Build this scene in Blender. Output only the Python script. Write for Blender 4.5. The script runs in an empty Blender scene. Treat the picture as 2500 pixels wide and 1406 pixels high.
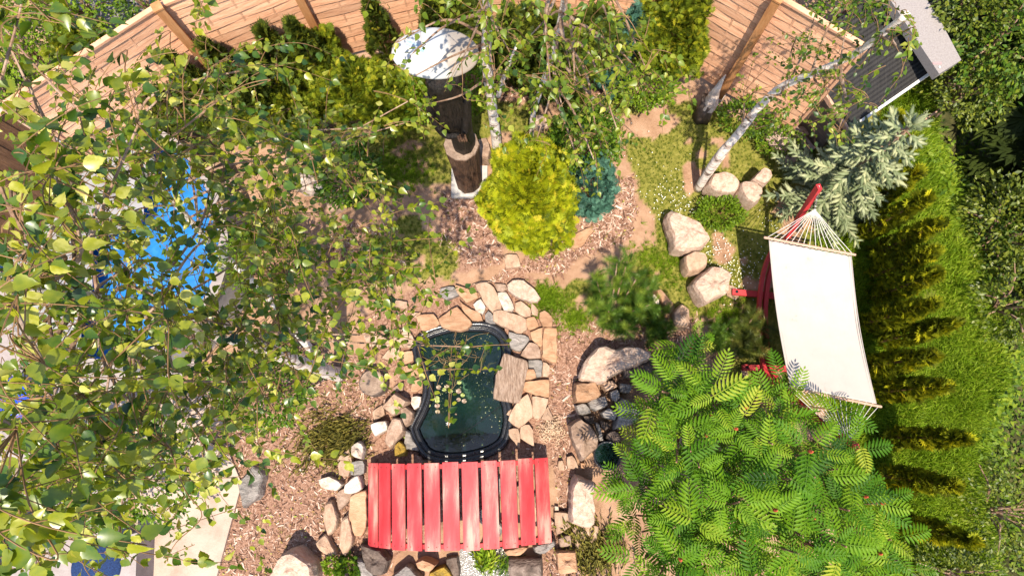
import bpy, bmesh, math, random
import numpy as np
from mathutils import Vector, Matrix, noise as mnoise
random.seed(7); rng = np.random.default_rng(11)
sc = bpy.context.scene
R_ = math.radians
# ---------------------------------------------------------------- camera
FPX = 1667.0; HC = 8.0
zc = np.array([-30.0, 332.0, FPX]); zc /= np.linalg.norm(zc)
xc = np.array([1.0, 0, 0]); xc -= zc * xc.dot(zc); xc /= np.linalg.norm(xc)
yc = np.cross(zc, xc)
RM = np.array([xc, yc, zc])
CAM = np.array([0, 0, HC])
cd = bpy.data.cameras.new('camera'); cam = bpy.data.objects.new('camera', cd)
sc.collection.objects.link(cam)
cd.sensor_width = 36.0; cd.lens = 36.0 * FPX / 2500.0; cd.clip_start = 0.05; cd.clip_end = 500
M4 = Matrix.Identity(4)
for i in range(3):
    for j in range(3):
        M4[i][j] = float(RM[i][j])
M4.translation = Vector((0, 0, HC)); cam.matrix_world = M4
sc.camera = cam
# ---------------------------------------------------------------- world, sun, exposure
SUN_ELEV = 67.0
w = bpy.data.worlds.new('World'); sc.world = w; w.use_nodes = True
nt = w.node_tree; bg = nt.nodes['Background']
sk = nt.nodes.new('ShaderNodeTexSky'); sk.sky_type = 'NISHITA'; sk.sun_disc = False
sk.sun_elevation = R_(SUN_ELEV); sk.sun_rotation = R_(182)
nt.links.new(sk.outputs[0], bg.inputs[0]); bg.inputs[1].default_value = 0.15
sl = bpy.data.lights.new('sun', 'SUN'); sl.energy = 4.6; sl.angle = R_(0.5); sl.color = (1.0, 0.90, 0.73)
so = bpy.data.objects.new('sun', sl); sc.collection.objects.link(so)
so.rotation_euler = (R_(90 - SUN_ELEV), 0, R_(3))
sc.view_settings.view_transform = 'Standard'; sc.view_settings.look = 'None'
sc.view_settings.exposure = 0.88; sc.view_settings.gamma = 1.0
sc.cycles.max_bounces = 6; sc.cycles.transparent_max_bounces = 8
sc.cycles.caustics_reflective = False; sc.cycles.caustics_refractive = False

COL = sc.collection
# ---------------------------------------------------------------- helpers
def W(px, py, z=0.0):
    """a point of the garden at height z, read off the photo while surveying it"""
    d = RM @ np.array([(px - 1250) / FPX, -(py - 703) / FPX, -1.0])
    return CAM + d * ((z - HC) / d[2])
def V3(p): return Vector((float(p[0]), float(p[1]), float(p[2])))
def tag(o, label=None, cat=None, group=None, kind=None):
    if label: o['label'] = label
    if cat: o['category'] = cat
    if group: o['group'] = group
    if kind: o['kind'] = kind
    return o
def empty(name, loc, label, cat, group=None):
    o = bpy.data.objects.new(name, None); COL.objects.link(o); o.location = V3(loc); o.empty_display_size = .1
    return tag(o, label, cat, group)
def link(name, me, mat=None, parent=None):
    o = bpy.data.objects.new(name, me); COL.objects.link(o)
    if mat: me.materials.append(mat)
    if parent is not None:
        o.parent = parent; o.matrix_parent_inverse = Matrix.Translation(-parent.location)
    return o
class MB:
    def __init__(s): s.v = []; s.f = []; s.var = []; s.m = []
    def add(s, vs, fs, var=0.5, mi=0):
        n = len(s.v); s.v += [tuple(map(float, p)) for p in vs]; s.f += [tuple(i + n for i in f) for f in fs]
        s.var += [var] * len(vs); s.m += [mi] * len(fs)
    def box(s, c, size, rot=None, var=0.5):
        c = np.array(c, float); h = np.array(size, float) / 2
        P = np.array([(x, y, z) for x in (-1, 1) for y in (-1, 1) for z in (-1, 1)]) * h
        if rot is not None: P = P @ np.array(rot).T
        s.add(P + c, [(0, 1, 3, 2), (4, 6, 7, 5), (0, 4, 5, 1), (2, 3, 7, 6), (0, 2, 6, 4), (1, 5, 7, 3)], var)
    def beam(s, a, b, wdt, hgt, up=(0, 0, 1), var=0.5):
        a = np.array(a, float); b = np.array(b, float); d = b - a; L = np.linalg.norm(d); d /= L
        u = np.array(up, float); sx = np.cross(d, u); sx /= np.linalg.norm(sx); uz = np.cross(sx, d)
        s.box((a + b) / 2, (L, wdt, hgt), np.array([d, sx, uz]).T, var)
    def tube(s, pts, rad, n=8, var=0.5, cap=True, jit=0.0):
        pts = [np.array(p, float) for p in pts]
        if np.isscalar(rad): rad = [rad] * len(pts)
        vs = []; ref = np.array([0.31, 0.2, 0.93])
        for i, p in enumerate(pts):
            d = pts[min(i + 1, len(pts) - 1)] - pts[max(i - 1, 0)]; d /= (np.linalg.norm(d) + 1e-9)
            a = np.cross(d, ref); na = np.linalg.norm(a)
            if na < 1e-3: a = np.cross(d, [1, 0, 0]); na = np.linalg.norm(a)
            a /= na; b = np.cross(d, a)
            for k in range(n):
                t = 2 * math.pi * k / n; rr = rad[i] * (1 + jit * (random.random() - .5))
                vs.append(p + rr * (a * math.cos(t) + b * math.sin(t)))
        fs = []
        for i in range(len(pts) - 1):
            for k in range(n):
                fs.append((i * n + k, i * n + (k + 1) % n, (i + 1) * n + (k + 1) % n, (i + 1) * n + k))
        if cap:
            fs.append(tuple(range(n))[::-1]); m = (len(pts) - 1) * n; fs.append(tuple(range(m, m + n)))
        s.add(vs, fs, var)
    def build(s, name, mat, parent=None, smooth=False):
        me = bpy.data.meshes.new(name); me.from_pydata(s.v, [], s.f); me.update()
        at = me.attributes.new('var', 'FLOAT', 'POINT'); at.data.foreach_set('value', np.array(s.var, np.float32))
        if smooth: me.polygons.foreach_set('use_smooth', [True] * len(me.polygons))
        mats = mat if isinstance(mat, (list, tuple)) else [mat]
        o = link(name, me, None, parent)
        for m_ in mats: me.materials.append(m_)
        if len(mats) > 1: me.polygons.foreach_set('material_index', s.m)
        return o
def curve(pts, n=12):
    """Catmull-Rom through the points"""
    P = [np.array(p, float) for p in pts]; P = [2 * P[0] - P[1]] + P + [2 * P[-1] - P[-2]]; out = []
    for i in range(1, len(P) - 2):
        for k in range(n):
            t = k / n
            out.append(.5 * (2 * P[i] + (P[i + 1] - P[i - 1]) * t + (2 * P[i - 1] - 5 * P[i] + 4 * P[i + 1] - P[i + 2]) * t * t
                             + (-P[i - 1] + 3 * P[i] - 3 * P[i + 1] + P[i + 2]) * t ** 3))
    out.append(P[-2]); return out
def instmesh(name, tmpl, pos, rot, scale, var, mat, parent=None):
    """many small leaves of one plant as one mesh"""
    tv, tf = tmpl; tv = np.array(tv, float); n = len(pos); pos = np.asarray(pos, float)
    scale = np.broadcast_to(np.asarray(scale, float), (n,))
    V = np.einsum('nij,vj->nvi', rot, tv) * scale[:, None, None] + pos[:, None, :]
    nv = len(tv); V = V.reshape(-1, 3)
    fl = np.concatenate([np.array(f) for f in tf]); cnt = np.array([len(f) for f in tf])
    loops = (fl[None, :] + (np.arange(n) * nv)[:, None]).ravel(); tot = np.tile(cnt, n)
    me = bpy.data.meshes.new(name); me.vertices.add(len(V)); me.vertices.foreach_set('co', V.ravel())
    me.loops.add(len(loops)); me.loops.foreach_set('vertex_index', loops.astype(np.int32))
    me.polygons.add(len(tot)); st = np.concatenate([[0], np.cumsum(tot)[:-1]])
    me.polygons.foreach_set('loop_start', st.astype(np.int32)); me.polygons.foreach_set('loop_total', tot.astype(np.int32))
    me.update(calc_edges=True)
    at = me.attributes.new('var', 'FLOAT', 'POINT'); at.data.foreach_set('value', np.repeat(np.asarray(var, np.float32), nv))
    return link(name, me, mat, parent)
def frames(d, nrm=None, roll=None):
    """rotation matrices whose x axis runs along d, z axis near nrm"""
    d = np.asarray(d, float); d = d / (np.linalg.norm(d, axis=1, keepdims=True) + 1e-9)
    if nrm is None: nrm = rng.normal(size=d.shape)
    nrm = np.asarray(nrm, float) + rng.normal(size=d.shape) * 1e-3
    y = np.cross(nrm, d); y /= (np.linalg.norm(y, axis=1, keepdims=True) + 1e-9); z = np.cross(d, y)
    return np.stack([d, y, z], axis=2)
# value noise for patches on the ground
_G = rng.random((64, 64))
def vn(x, y, s=1.0, o=0):
    x = np.asarray(x) / s + 17.3 + o; y = np.asarray(y) / s + 9.1 + o * 2; xi = np.floor(x).astype(int); yi = np.floor(y).astype(int)
    fx = x - xi; fy = y - yi; fx = fx * fx * (3 - 2 * fx); fy = fy * fy * (3 - 2 * fy); g = lambda a, b: _G[a % 64, b % 64]
    return (g(xi, yi) * (1 - fx) + g(xi + 1, yi) * fx) * (1 - fy) + (g(xi, yi + 1) * (1 - fx) + g(xi + 1, yi + 1) * fx) * fy
def inpoly(x, y, poly):
    x = np.asarray(x); y = np.asarray(y); c = np.zeros(x.shape, bool); n = len(poly)
    for i in range(n):
        x0, y0 = poly[i]; x1, y1 = poly[(i + 1) % n]
        t = ((y0 > y) != (y1 > y)) & (x < (x1 - x0) * (y - y0) / (y1 - y0 + 1e-12) + x0); c ^= t
    return c
def WP(pts, z=0.0): return [tuple(W(a, b, z)[:2]) for a, b in pts]

# ---------------------------------------------------------------- materials
def newmat(name):
    m = bpy.data.materials.new(name); m.use_nodes = True; n = m.node_tree; b = n.nodes['Principled BSDF']; return m, n, b
def ramp(n, stops):
    r = n.nodes.new('ShaderNodeValToRGB'); e = r.color_ramp.elements
    while len(e) < len(stops): e.new(0.5)
    for i, (p, c) in enumerate(stops): e[i].position = p; e[i].color = (*c, 1)
    return r
def leafmat(name, stops, trans=0.35, rough=0.45, spec=0.5, patch=None, glow=(1.25, 1.15, .45)):
    m, n, b = newmat(name); at = n.nodes.new('ShaderNodeAttribute'); at.attribute_name = 'var'
    tc = n.nodes.new('ShaderNodeTexCoord'); no = n.nodes.new('ShaderNodeTexNoise'); no.inputs['Scale'].default_value = 45; no.inputs['Detail'].default_value = 3; n.links.new(tc.outputs['Object'], no.inputs['Vector'])
    ma = n.nodes.new('ShaderNodeMath'); ma.operation = 'MULTIPLY_ADD'; ma.inputs[1].default_value = .5; n.links.new(no.outputs[0], ma.inputs[0]); m0 = n.nodes.new('ShaderNodeMath'); m0.operation = 'SUBTRACT'; m0.inputs[1].default_value = .25
    n.links.new(at.outputs['Fac'], m0.inputs[0]); n.links.new(m0.outputs[0], ma.inputs[2])
    r = ramp(n, stops); n.links.new(ma.outputs[0], r.inputs[0])
    b.inputs['Roughness'].default_value = rough; b.inputs['Specular IOR Level'].default_value = spec
    n.links.new(r.outputs[0], b.inputs['Base Color'])
    t = n.nodes.new('ShaderNodeBsdfTranslucent'); mx = n.nodes.new('ShaderNodeMixShader'); mx.inputs[0].default_value = trans
    mu = n.nodes.new('ShaderNodeMix'); mu.data_type = 'RGBA'; mu.blend_type = 'MULTIPLY'; mu.inputs[0].default_value = 1
    n.links.new(r.outputs[0], mu.inputs[6]); mu.inputs[7].default_value = (*glow, 1)
    n.links.new(mu.outputs[2], t.inputs[0]); n.links.new(b.outputs[0], mx.inputs[1]); n.links.new(t.outputs[0], mx.inputs[2])
    n.links.new(mx.outputs[0], n.nodes['Material Output'].inputs[0]); return m
def noisemat(name, stops, scale=8, detail=8, rough=.85, bump=.4, bscale=40, coord='Object', stretch=(1, 1, 1), spec=.3, randv=0.0, bdist=.02, mixvar=False, rnd=True):
    m, n, b = newmat(name); tc = n.nodes.new('ShaderNodeTexCoord'); mp = n.nodes.new('ShaderNodeMapping')
    mp.inputs['Scale'].default_value = stretch; n.links.new(tc.outputs[coord], mp.inputs[0]); vec = mp.outputs[0]
    if rnd:
        oi = n.nodes.new('ShaderNodeObjectInfo'); va = n.nodes.new('ShaderNodeVectorMath'); va.operation = 'MULTIPLY_ADD'
        n.links.new(oi.outputs['Random'], va.inputs[0]); va.inputs[1].default_value = (37, 53, 71); n.links.new(mp.outputs[0], va.inputs[2]); vec = va.outputs[0]
    no = n.nodes.new('ShaderNodeTexNoise'); no.inputs['Scale'].default_value = scale; no.inputs['Detail'].default_value = detail
    no.inputs['Roughness'].default_value = .65; n.links.new(vec, no.inputs['Vector'])
    r = ramp(n, stops); n.links.new(no.outputs[0], r.inputs[0]); out = r.outputs[0]
    if randv or mixvar:
        hs = n.nodes.new('ShaderNodeHueSaturation'); n.links.new(out, hs.inputs['Color']); mr = n.nodes.new('ShaderNodeMapRange')
        mr.inputs[3].default_value = 1 - randv; mr.inputs[4].default_value = 1 + randv
        if mixvar:
            at = n.nodes.new('ShaderNodeAttribute'); at.attribute_name = 'var'; n.links.new(at.outputs['Fac'], mr.inputs[0])
        else:
            n.links.new(oi.outputs['Random'], mr.inputs[0])
        n.links.new(mr.outputs[0], hs.inputs['Value']); out = hs.outputs[0]
    n.links.new(out, b.inputs['Base Color']); b.inputs['Roughness'].default_value = rough; b.inputs['Specular IOR Level'].default_value = spec
    n2 = n.nodes.new('ShaderNodeTexNoise'); n2.inputs['Scale'].default_value = bscale; n2.inputs['Detail'].default_value = 6
    n.links.new(vec, n2.inputs['Vector']); bp = n.nodes.new('ShaderNodeBump'); bp.inputs['Strength'].default_value = bump; bp.inputs['Distance'].default_value = bdist
    n.links.new(n2.outputs[0], bp.inputs['Height']); n.links.new(bp.outputs[0], b.inputs['Normal']); return m
def plain(name, c, rough=.6, spec=.4, metal=0):
    m, n, b = newmat(name); b.inputs['Base Color'].default_value = (*c, 1); b.inputs['Roughness'].default_value = rough
    b.inputs['Specular IOR Level'].default_value = spec; b.inputs['Metallic'].default_value = metal; return m
birch_leaf = leafmat('birch_leaf', [(0, (.014, .05, .008)), (.3, (.06, .13, .01)), (.6, (.165, .215, .012)), (.88, (.34, .35, .02)), (1, (.52, .50, .12))], .38, .34, .7)
birch_leaf_b = leafmat('birch_leaf_fine', [(0, (.025, .065, .008)), (.4, (.09, .155, .012)), (.8, (.21, .26, .015)), (1, (.36, .37, .05))], .38, .4, .5)
birch_bark = noisemat('birch_bark', [(.32, (.06, .04, .03)), (.40, (.38, .28, .23)), (.48, (.72, .62, .55)), (.8, (.85, .77, .7))], 5, 10, .8, .5, 30, stretch=(1, 1, 3.5))
twig_m = noisemat('twig_bark', [(.3, (.10, .05, .02)), (.7, (.30, .17, .08))], 12, 4, .7, .2)
limb_m = noisemat('limb_bark', [(.3, (.10, .055, .035)), (.5, (.28, .17, .11)), (.75, (.5, .38, .3))], 9, 6, .8, .5)
thuja_gold = leafmat('golden_conifer', [(0, (.05, .075, .004)), (.3, (.18, .22, .006)), (.7, (.38, .41, .010)), (1, (.52, .40, .03))], .3, .6, .2)
thuja_mix = leafmat('olive_gold_conifer', [(0, (.035, .055, .005)), (.35, (.10, .14, .008)), (.75, (.25, .28, .012)), (1, (.44, .37, .03))], .25, .6, .2)
thuja_gr = leafmat('thuja_green', [(0, (.02, .032, .006)), (.5, (.06, .085, .010)), (.85, (.16, .18, .014)), (1, (.28, .22, .02))], .2, .6, .2)
thuja_yl = leafmat('thuja_hedge', [(0, (.035, .045, .004)), (.4, (.14, .165, .008)), (.75, (.36, .37, .012)), (1, (.58, .50, .02))], .25, .6, .2)
juni = leafmat('blue_juniper', [(0, (.02, .06, .045)), (.5, (.06, .15, .105)), (1, (.13, .27, .19))], .15, .6, .2)
spruce_m = leafmat('blue_spruce', [(0, (.06, .085, .03)), (.5, (.21, .25, .125)), (.85, (.37, .39, .22)), (1, (.44, .44, .23))], .12, .6, .3)
pine_m = leafmat('pine_needles', [(0, (.025, .07, .010)), (.5, (.10, .19, .02)), (1, (.27, .34, .04))], .15, .5, .3)
sumac_m = leafmat('sumac_leaf', [(0, (.012, .05, .003)), (.35, (.058, .155, .004)), (.68, (.14, .26, .008)), (1, (.32, .35, .03))], .3, .55, .2)
shrub_m = leafmat('shrub_leaf', [(0, (.025, .07, .006)), (.5, (.09, .18, .01)), (1, (.22, .32, .02))], .35, .45, .4)
shrub_y = leafmat('shrub_leaf_lime', [(0, (.06, .12, .008)), (.5, (.16, .26, .012)), (1, (.29, .40, .03))], .35, .5, .3)
wild_m = leafmat('wild_leaf', [(0, (.018, .05, .006)), (.5, (.075, .15, .012)), (1, (.22, .28, .02))], .3, .5, .3)
grass_m = leafmat('grass_blade', [(0, (.05, .08, .01)), (.45, (.13, .19, .018)), (.8, (.24, .27, .03)), (1, (.34, .29, .09))], .3, .6, .2)
long_m = leafmat('long_grass_blade', [(0, (.08, .15, .006)), (.5, (.20, .32, .012)), (1, (.42, .48, .05))], .35, .55, .25)
heath_m = leafmat('heath_twig', [(0, (.05, .045, .012)), (.5, (.13, .12, .02)), (1, (.24, .19, .04))], .1, .7, .2)
granite = noisemat('pink_granite', [(.3, (.33, .20, .145)), (.45, (.45, .31, .235)), (.6, (.53, .395, .31)), (.8, (.60, .48, .40))], 22, 12, .85, .7, 70, randv=.06)
sand_o = noisemat('orange_sandstone', [(.3, (.27, .14, .075)), (.5, (.40, .225, .13)), (.75, (.48, .31, .2))], 7, 10, .85, .6, 45, randv=.12, stretch=(1, 2.4, 1))
sand_t = noisemat('tan_sandstone', [(.3, (.26, .16, .11)), (.5, (.39, .255, .175)), (.75, (.49, .36, .27))], 8, 10, .85, .6, 45, randv=.12, stretch=(2, 1, 1))
schist = noisemat('grey_schist', [(.3, (.10, .09, .085)), (.5, (.22, .19, .17)), (.75, (.38, .33, .3))], 10, 10, .55, .7, 40, randv=.15, stretch=(1, 3, 1), spec=.6)
quartz = noisemat('white_quartz', [(.3, (.30, .21, .15)), (.48, (.5, .40, .33)), (.7, (.62, .54, .48))], 9, 10, .7, .7, 40, randv=.06)
brownst = noisemat('brown_stone', [(.3, (.16, .095, .065)), (.5, (.29, .19, .135)), (.72, (.42, .31, .24))], 9, 10, .8, .8, 35, randv=.15)
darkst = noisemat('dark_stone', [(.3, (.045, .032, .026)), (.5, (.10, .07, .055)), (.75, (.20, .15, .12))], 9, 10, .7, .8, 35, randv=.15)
grainst = noisemat('wood_grained_stone', [(.25, (.12, .075, .05)), (.45, (.26, .17, .12)), (.6, (.42, .3, .23)), (.8, (.5, .4, .33))], 10, 12, .8, 1.0, 26, stretch=(5, .6, 2), bdist=.03)
moss = noisemat('ochre_lichen', [(.3, (.14, .10, .03)), (.55, (.32, .2, .03)), (.8, (.42, .29, .06))], 18, 8, .9, 1, 60)
wood_f = noisemat('fence_timber', [(.25, (.42, .19, .11)), (.45, (.66, .345, .205)), (.7, (.78, .47, .30))], 4, 10, .75, .35, 22, stretch=(1, 1, 9), randv=.22, mixvar=True, rnd=False)
wood_p = noisemat('post_timber', [(.3, (.30, .12, .045)), (.5, (.42, .19, .075)), (.75, (.5, .26, .12))], 5, 8, .7, .3, 22, stretch=(3, 3, .5), rnd=False)
wood_d = noisemat('dark_timber', [(.3, (.09, .04, .018)), (.5, (.16, .075, .035)), (.75, (.24, .12, .06))], 5, 8, .8, .4, 22, stretch=(3, 3, .5))
char = noisemat('charred_wood', [(.3, (.005, .004, .003)), (.55, (.014, .010, .008)), (.8, (.05, .03, .02))], 5, 10, .55, 1.0, 16, stretch=(3, 3, .6), bdist=.03)
stumpw = noisemat('weathered_stump', [(.3, (.03, .016, .010)), (.5, (.09, .045, .025)), (.75, (.21, .12, .07))], 5, 10, .75, 1.0, 18, stretch=(3, 3, .5), bdist=.03)
cutw = noisemat('cut_wood', [(.3, (.16, .105, .075)), (.55, (.27, .19, .14)), (.8, (.36, .27, .21))], 14, 8, .85, .7, 40)
logw = noisemat('grey_log', [(.3, (.05, .035, .027)), (.5, (.14, .10, .08)), (.75, (.30, .23, .19))], 9, 10, .85, 1.0, 22, stretch=(1, 1, 4), bdist=.03)
concrete = noisemat('concrete', [(.3, (.34, .31, .29)), (.7, (.5, .47, .44))], 12, 8, .9, .4, 50)
gravel = noisemat('roofing_felt', [(.3, (.24, .21, .205)), (.7, (.33, .295, .285))], 60, 6, .9, .3, 120)
blackroof = noisemat('bitumen_sheet', [(.3, (.018, .017, .017)), (.7, (.04, .037, .036))], 10, 8, .6, .5, 40, stretch=(6, .4, 1))
tarpg = noisemat('grey_tarpaulin', [(.3, (.18, .175, .19)), (.55, (.27, .265, .28)), (.8, (.36, .35, .36))], 2.5, 5, .55, .25, 6)
azure = noisemat('azure_cover', [(.3, (.01, .10, .32)), (.52, (.008, .15, .44)), (.68, (.03, .20, .47)), (.8, (.14, .24, .38))], 5, 8, .5, .5, 3, spec=.4, bdist=.05)
navy = noisemat('navy_cloth', [(.3, (.008, .018, .06)), (.7, (.018, .045, .14))], 60, 4, .9, .5, 90)
vivid = plain('vivid_blue_plastic', (.005, .05, .55), .3, .6)
black_pl = noisemat('black_plastic', [(.3, (.008, .008, .010)), (.7, (.02, .02, .024))], 9, 6, .25, .15, 30, spec=.6)
rope = noisemat('white_rope', [(.3, (.58, .54, .5)), (.7, (.66, .62, .58))], 60, 3, .9, .4, 120)
canvas = noisemat('cream_canvas', [(.28, (.30, .25, .21)), (.37, (.40, .355, .325)), (.7, (.43, .385, .355))], 5, 12, .9, .25, 400, bdist=.003)
barw = noisemat('spreader_wood', [(.3, (.42, .24, .16)), (.7, (.55, .35, .26))], 8, 6, .7, .3)
white_t = plain('white_trim', (.62, .6, .57), .6)
# red paint, worn along the boards
def redmat(name, wear):
    m, n, b = newmat(name); tc = n.nodes.new('ShaderNodeTexCoord'); mp = n.nodes.new('ShaderNodeMapping'); mp.inputs['Scale'].default_value = (3, .55, 1)
    oi = n.nodes.new('ShaderNodeObjectInfo'); va = n.nodes.new('ShaderNodeVectorMath'); va.operation = 'MULTIPLY_ADD'
    n.links.new(tc.outputs['Object'], mp.inputs[0]); n.links.new(oi.outputs['Random'], va.inputs[0]); va.inputs[1].default_value = (31, 17, 23); n.links.new(mp.outputs[0], va.inputs[2])
    a = n.nodes.new('ShaderNodeTexNoise'); a.inputs['Scale'].default_value = 2.2; a.inputs['Detail'].default_value = 3; n.links.new(va.outputs[0], a.inputs['Vector'])
    mp2 = n.nodes.new('ShaderNodeMapping'); mp2.inputs['Scale'].default_value = (9, 1.0, 1); n.links.new(va.outputs[0], mp2.inputs[0])
    c = n.nodes.new('ShaderNodeTexNoise'); c.inputs['Scale'].default_value = 20; c.inputs['Detail'].default_value = 8; c.inputs['Roughness'].default_value = .75; n.links.new(mp2.outputs[0], c.inputs['Vector'])
    ad = n.nodes.new('ShaderNodeMath'); ad.operation = 'ADD'; n.links.new(a.outputs[0], ad.inputs[0])
    ml = n.nodes.new('ShaderNodeMath'); ml.operation = 'MULTIPLY'; ml.inputs[1].default_value = .55; n.links.new(c.outputs[0], ml.inputs[0]); n.links.new(ml.outputs[0], ad.inputs[1])
    r = ramp(n, [(.58, (.38, .018, .024)), (.74, (.45, .040, .046)), (.84 , (.47, .10, .09)), (.93, (.54, .28, .22))] if wear else [(.3, (.38, .012, .018)), (.8, (.45, .03, .035))])
    n.links.new(ad.outputs[0], r.inputs[0]); n.links.new(r.outputs[0], b.inputs['Base Color']); b.inputs['Roughness'].default_value = .6
    bp = n.nodes.new('ShaderNodeBump'); bp.inputs['Strength'].default_value = .3; bp.inputs['Distance'].default_value = .005
    n.links.new(c.outputs[0], bp.inputs['Height']); n.links.new(bp.outputs[0], b.inputs['Normal']); return m
red_worn = redmat('worn_red_paint', True); red_p = redmat('red_paint', False)

# ================================================================ GROUND
POND = [(1055, 800), (1080, 793), (1110, 787), (1152, 787), (1183, 788), (1212, 797), (1231, 813), (1242, 836), (1246, 862), (1240, 890), (1226, 925), (1236, 960), (1246, 990), (1249, 1030), (1241, 1068),
        (1228, 1090), (1200, 1108), (1166, 1119), (1123, 1127), (1073, 1126), (1037, 1113), (1017, 1088), (1006, 1065), (1001, 1045), (1008, 1026), (1023, 996), (1035, 960), (1034, 928), (1023, 900), (1011, 872), (1009, 848), (1018, 826), (1034, 810)]
PW = WP(POND)
PWC = [p[:2] for p in curve([(*p, 0) for p in PW] + [(*PW[0], 0)], 4)][:-1]
MULCH = [WP(p) for p in [
    [(515, 960), (640, 830), (800, 850), (900, 850), (960, 960), (900, 1080), (880, 1420), (490, 1420), (560, 1280), (575, 1190), (545, 1110)],
    [(1070, 470), (1200, 470), (1230, 640), (1100, 650), (1070, 560)],
    [(1480, 420), (1540, 420), (1560, 520), (1500, 600), (1380, 660), (1200, 690), (1330, 600), (1430, 520), (1490, 480)],
    [(1340, 790), (1430, 790), (1700, 760), (1720, 880), (1420, 960), (1410, 1140), (1420, 1420), (1330, 1420), (1345, 1100), (1335, 1000)],
    [(880, 800), (950, 730), (1130, 680), (1320, 680), (1360, 790), (1380, 1110), (1340, 1130), (880, 1420), (780, 1420), (760, 1180), (860, 1100), (960, 900)],
    [(780, 560), (960, 550), (1000, 640), (900, 720), (820, 700)],
    [(1180, 190), (1500, 190), (1510, 235), (1180, 245)]]]
GRASS = [WP(p) for p in [
    [(1380, 700), (1480, 700), (1440, 740), (1390, 760)], [(1480, 220), (1720, 240), (1780, 300), (1930, 320), (1930, 960), (1780, 960), (1760, 770), (1640, 760), (1560, 770), (1480, 700), (1600, 600), (1570, 480), (1500, 330)],
    [(1300, 690), (1430, 700), (1460, 800), (1370, 780)],
    [(880, 230), (1210, 230), (1210, 330), (1090, 450), (900, 480), (780, 380)],
    [(890, 550), (1080, 550), (1120, 670), (900, 690)], [(1180, 240), (1480, 240), (1480, 340), (1210, 340)],
    [(1930, 330), (2120, 250), (2420, 60), (2600, -200), (2600, 1500), (1900, 1500), (1900, 330)]]]
def zone(polys, x, y, wob=.12):
    xx = x + (vn(x, y, .25, 3) - .5) * wob * 2; yy = y + (vn(x, y, .25, 8) - .5) * wob * 2; c = np.zeros(np.shape(x), bool)
    for p in polys: c |= inpoly(xx, yy, p)
    return c
def grassy(x, y):
    """patches of lawn between bare earth"""
    g = zone(GRASS, x, y); q = vn(x, y, .42, 1) * .6 + vn(x, y, .15, 5) * .4
    return g & ((q > .43) | (x > 3.75) | ((q > .36) & (x > 1.2)))
def gz(x, y):
    """ground height: level garden, a bank falling away beyond the hedge"""
    x = np.asarray(x, float); y = np.asarray(y, float)
    z = (vn(x, y, .6, 2) - .5) * .03 + (vn(x, y, .17, 6) - .5) * .014
    edge = 5.0 + .25 * np.sin(y * 1.3) + (vn(x, y, .5, 4) - .5) * .4
    t = np.clip((x - edge) / 1.8, 0, 1); z = z - 1.5 * t * t * (3 - 2 * t)
    return z
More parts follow.
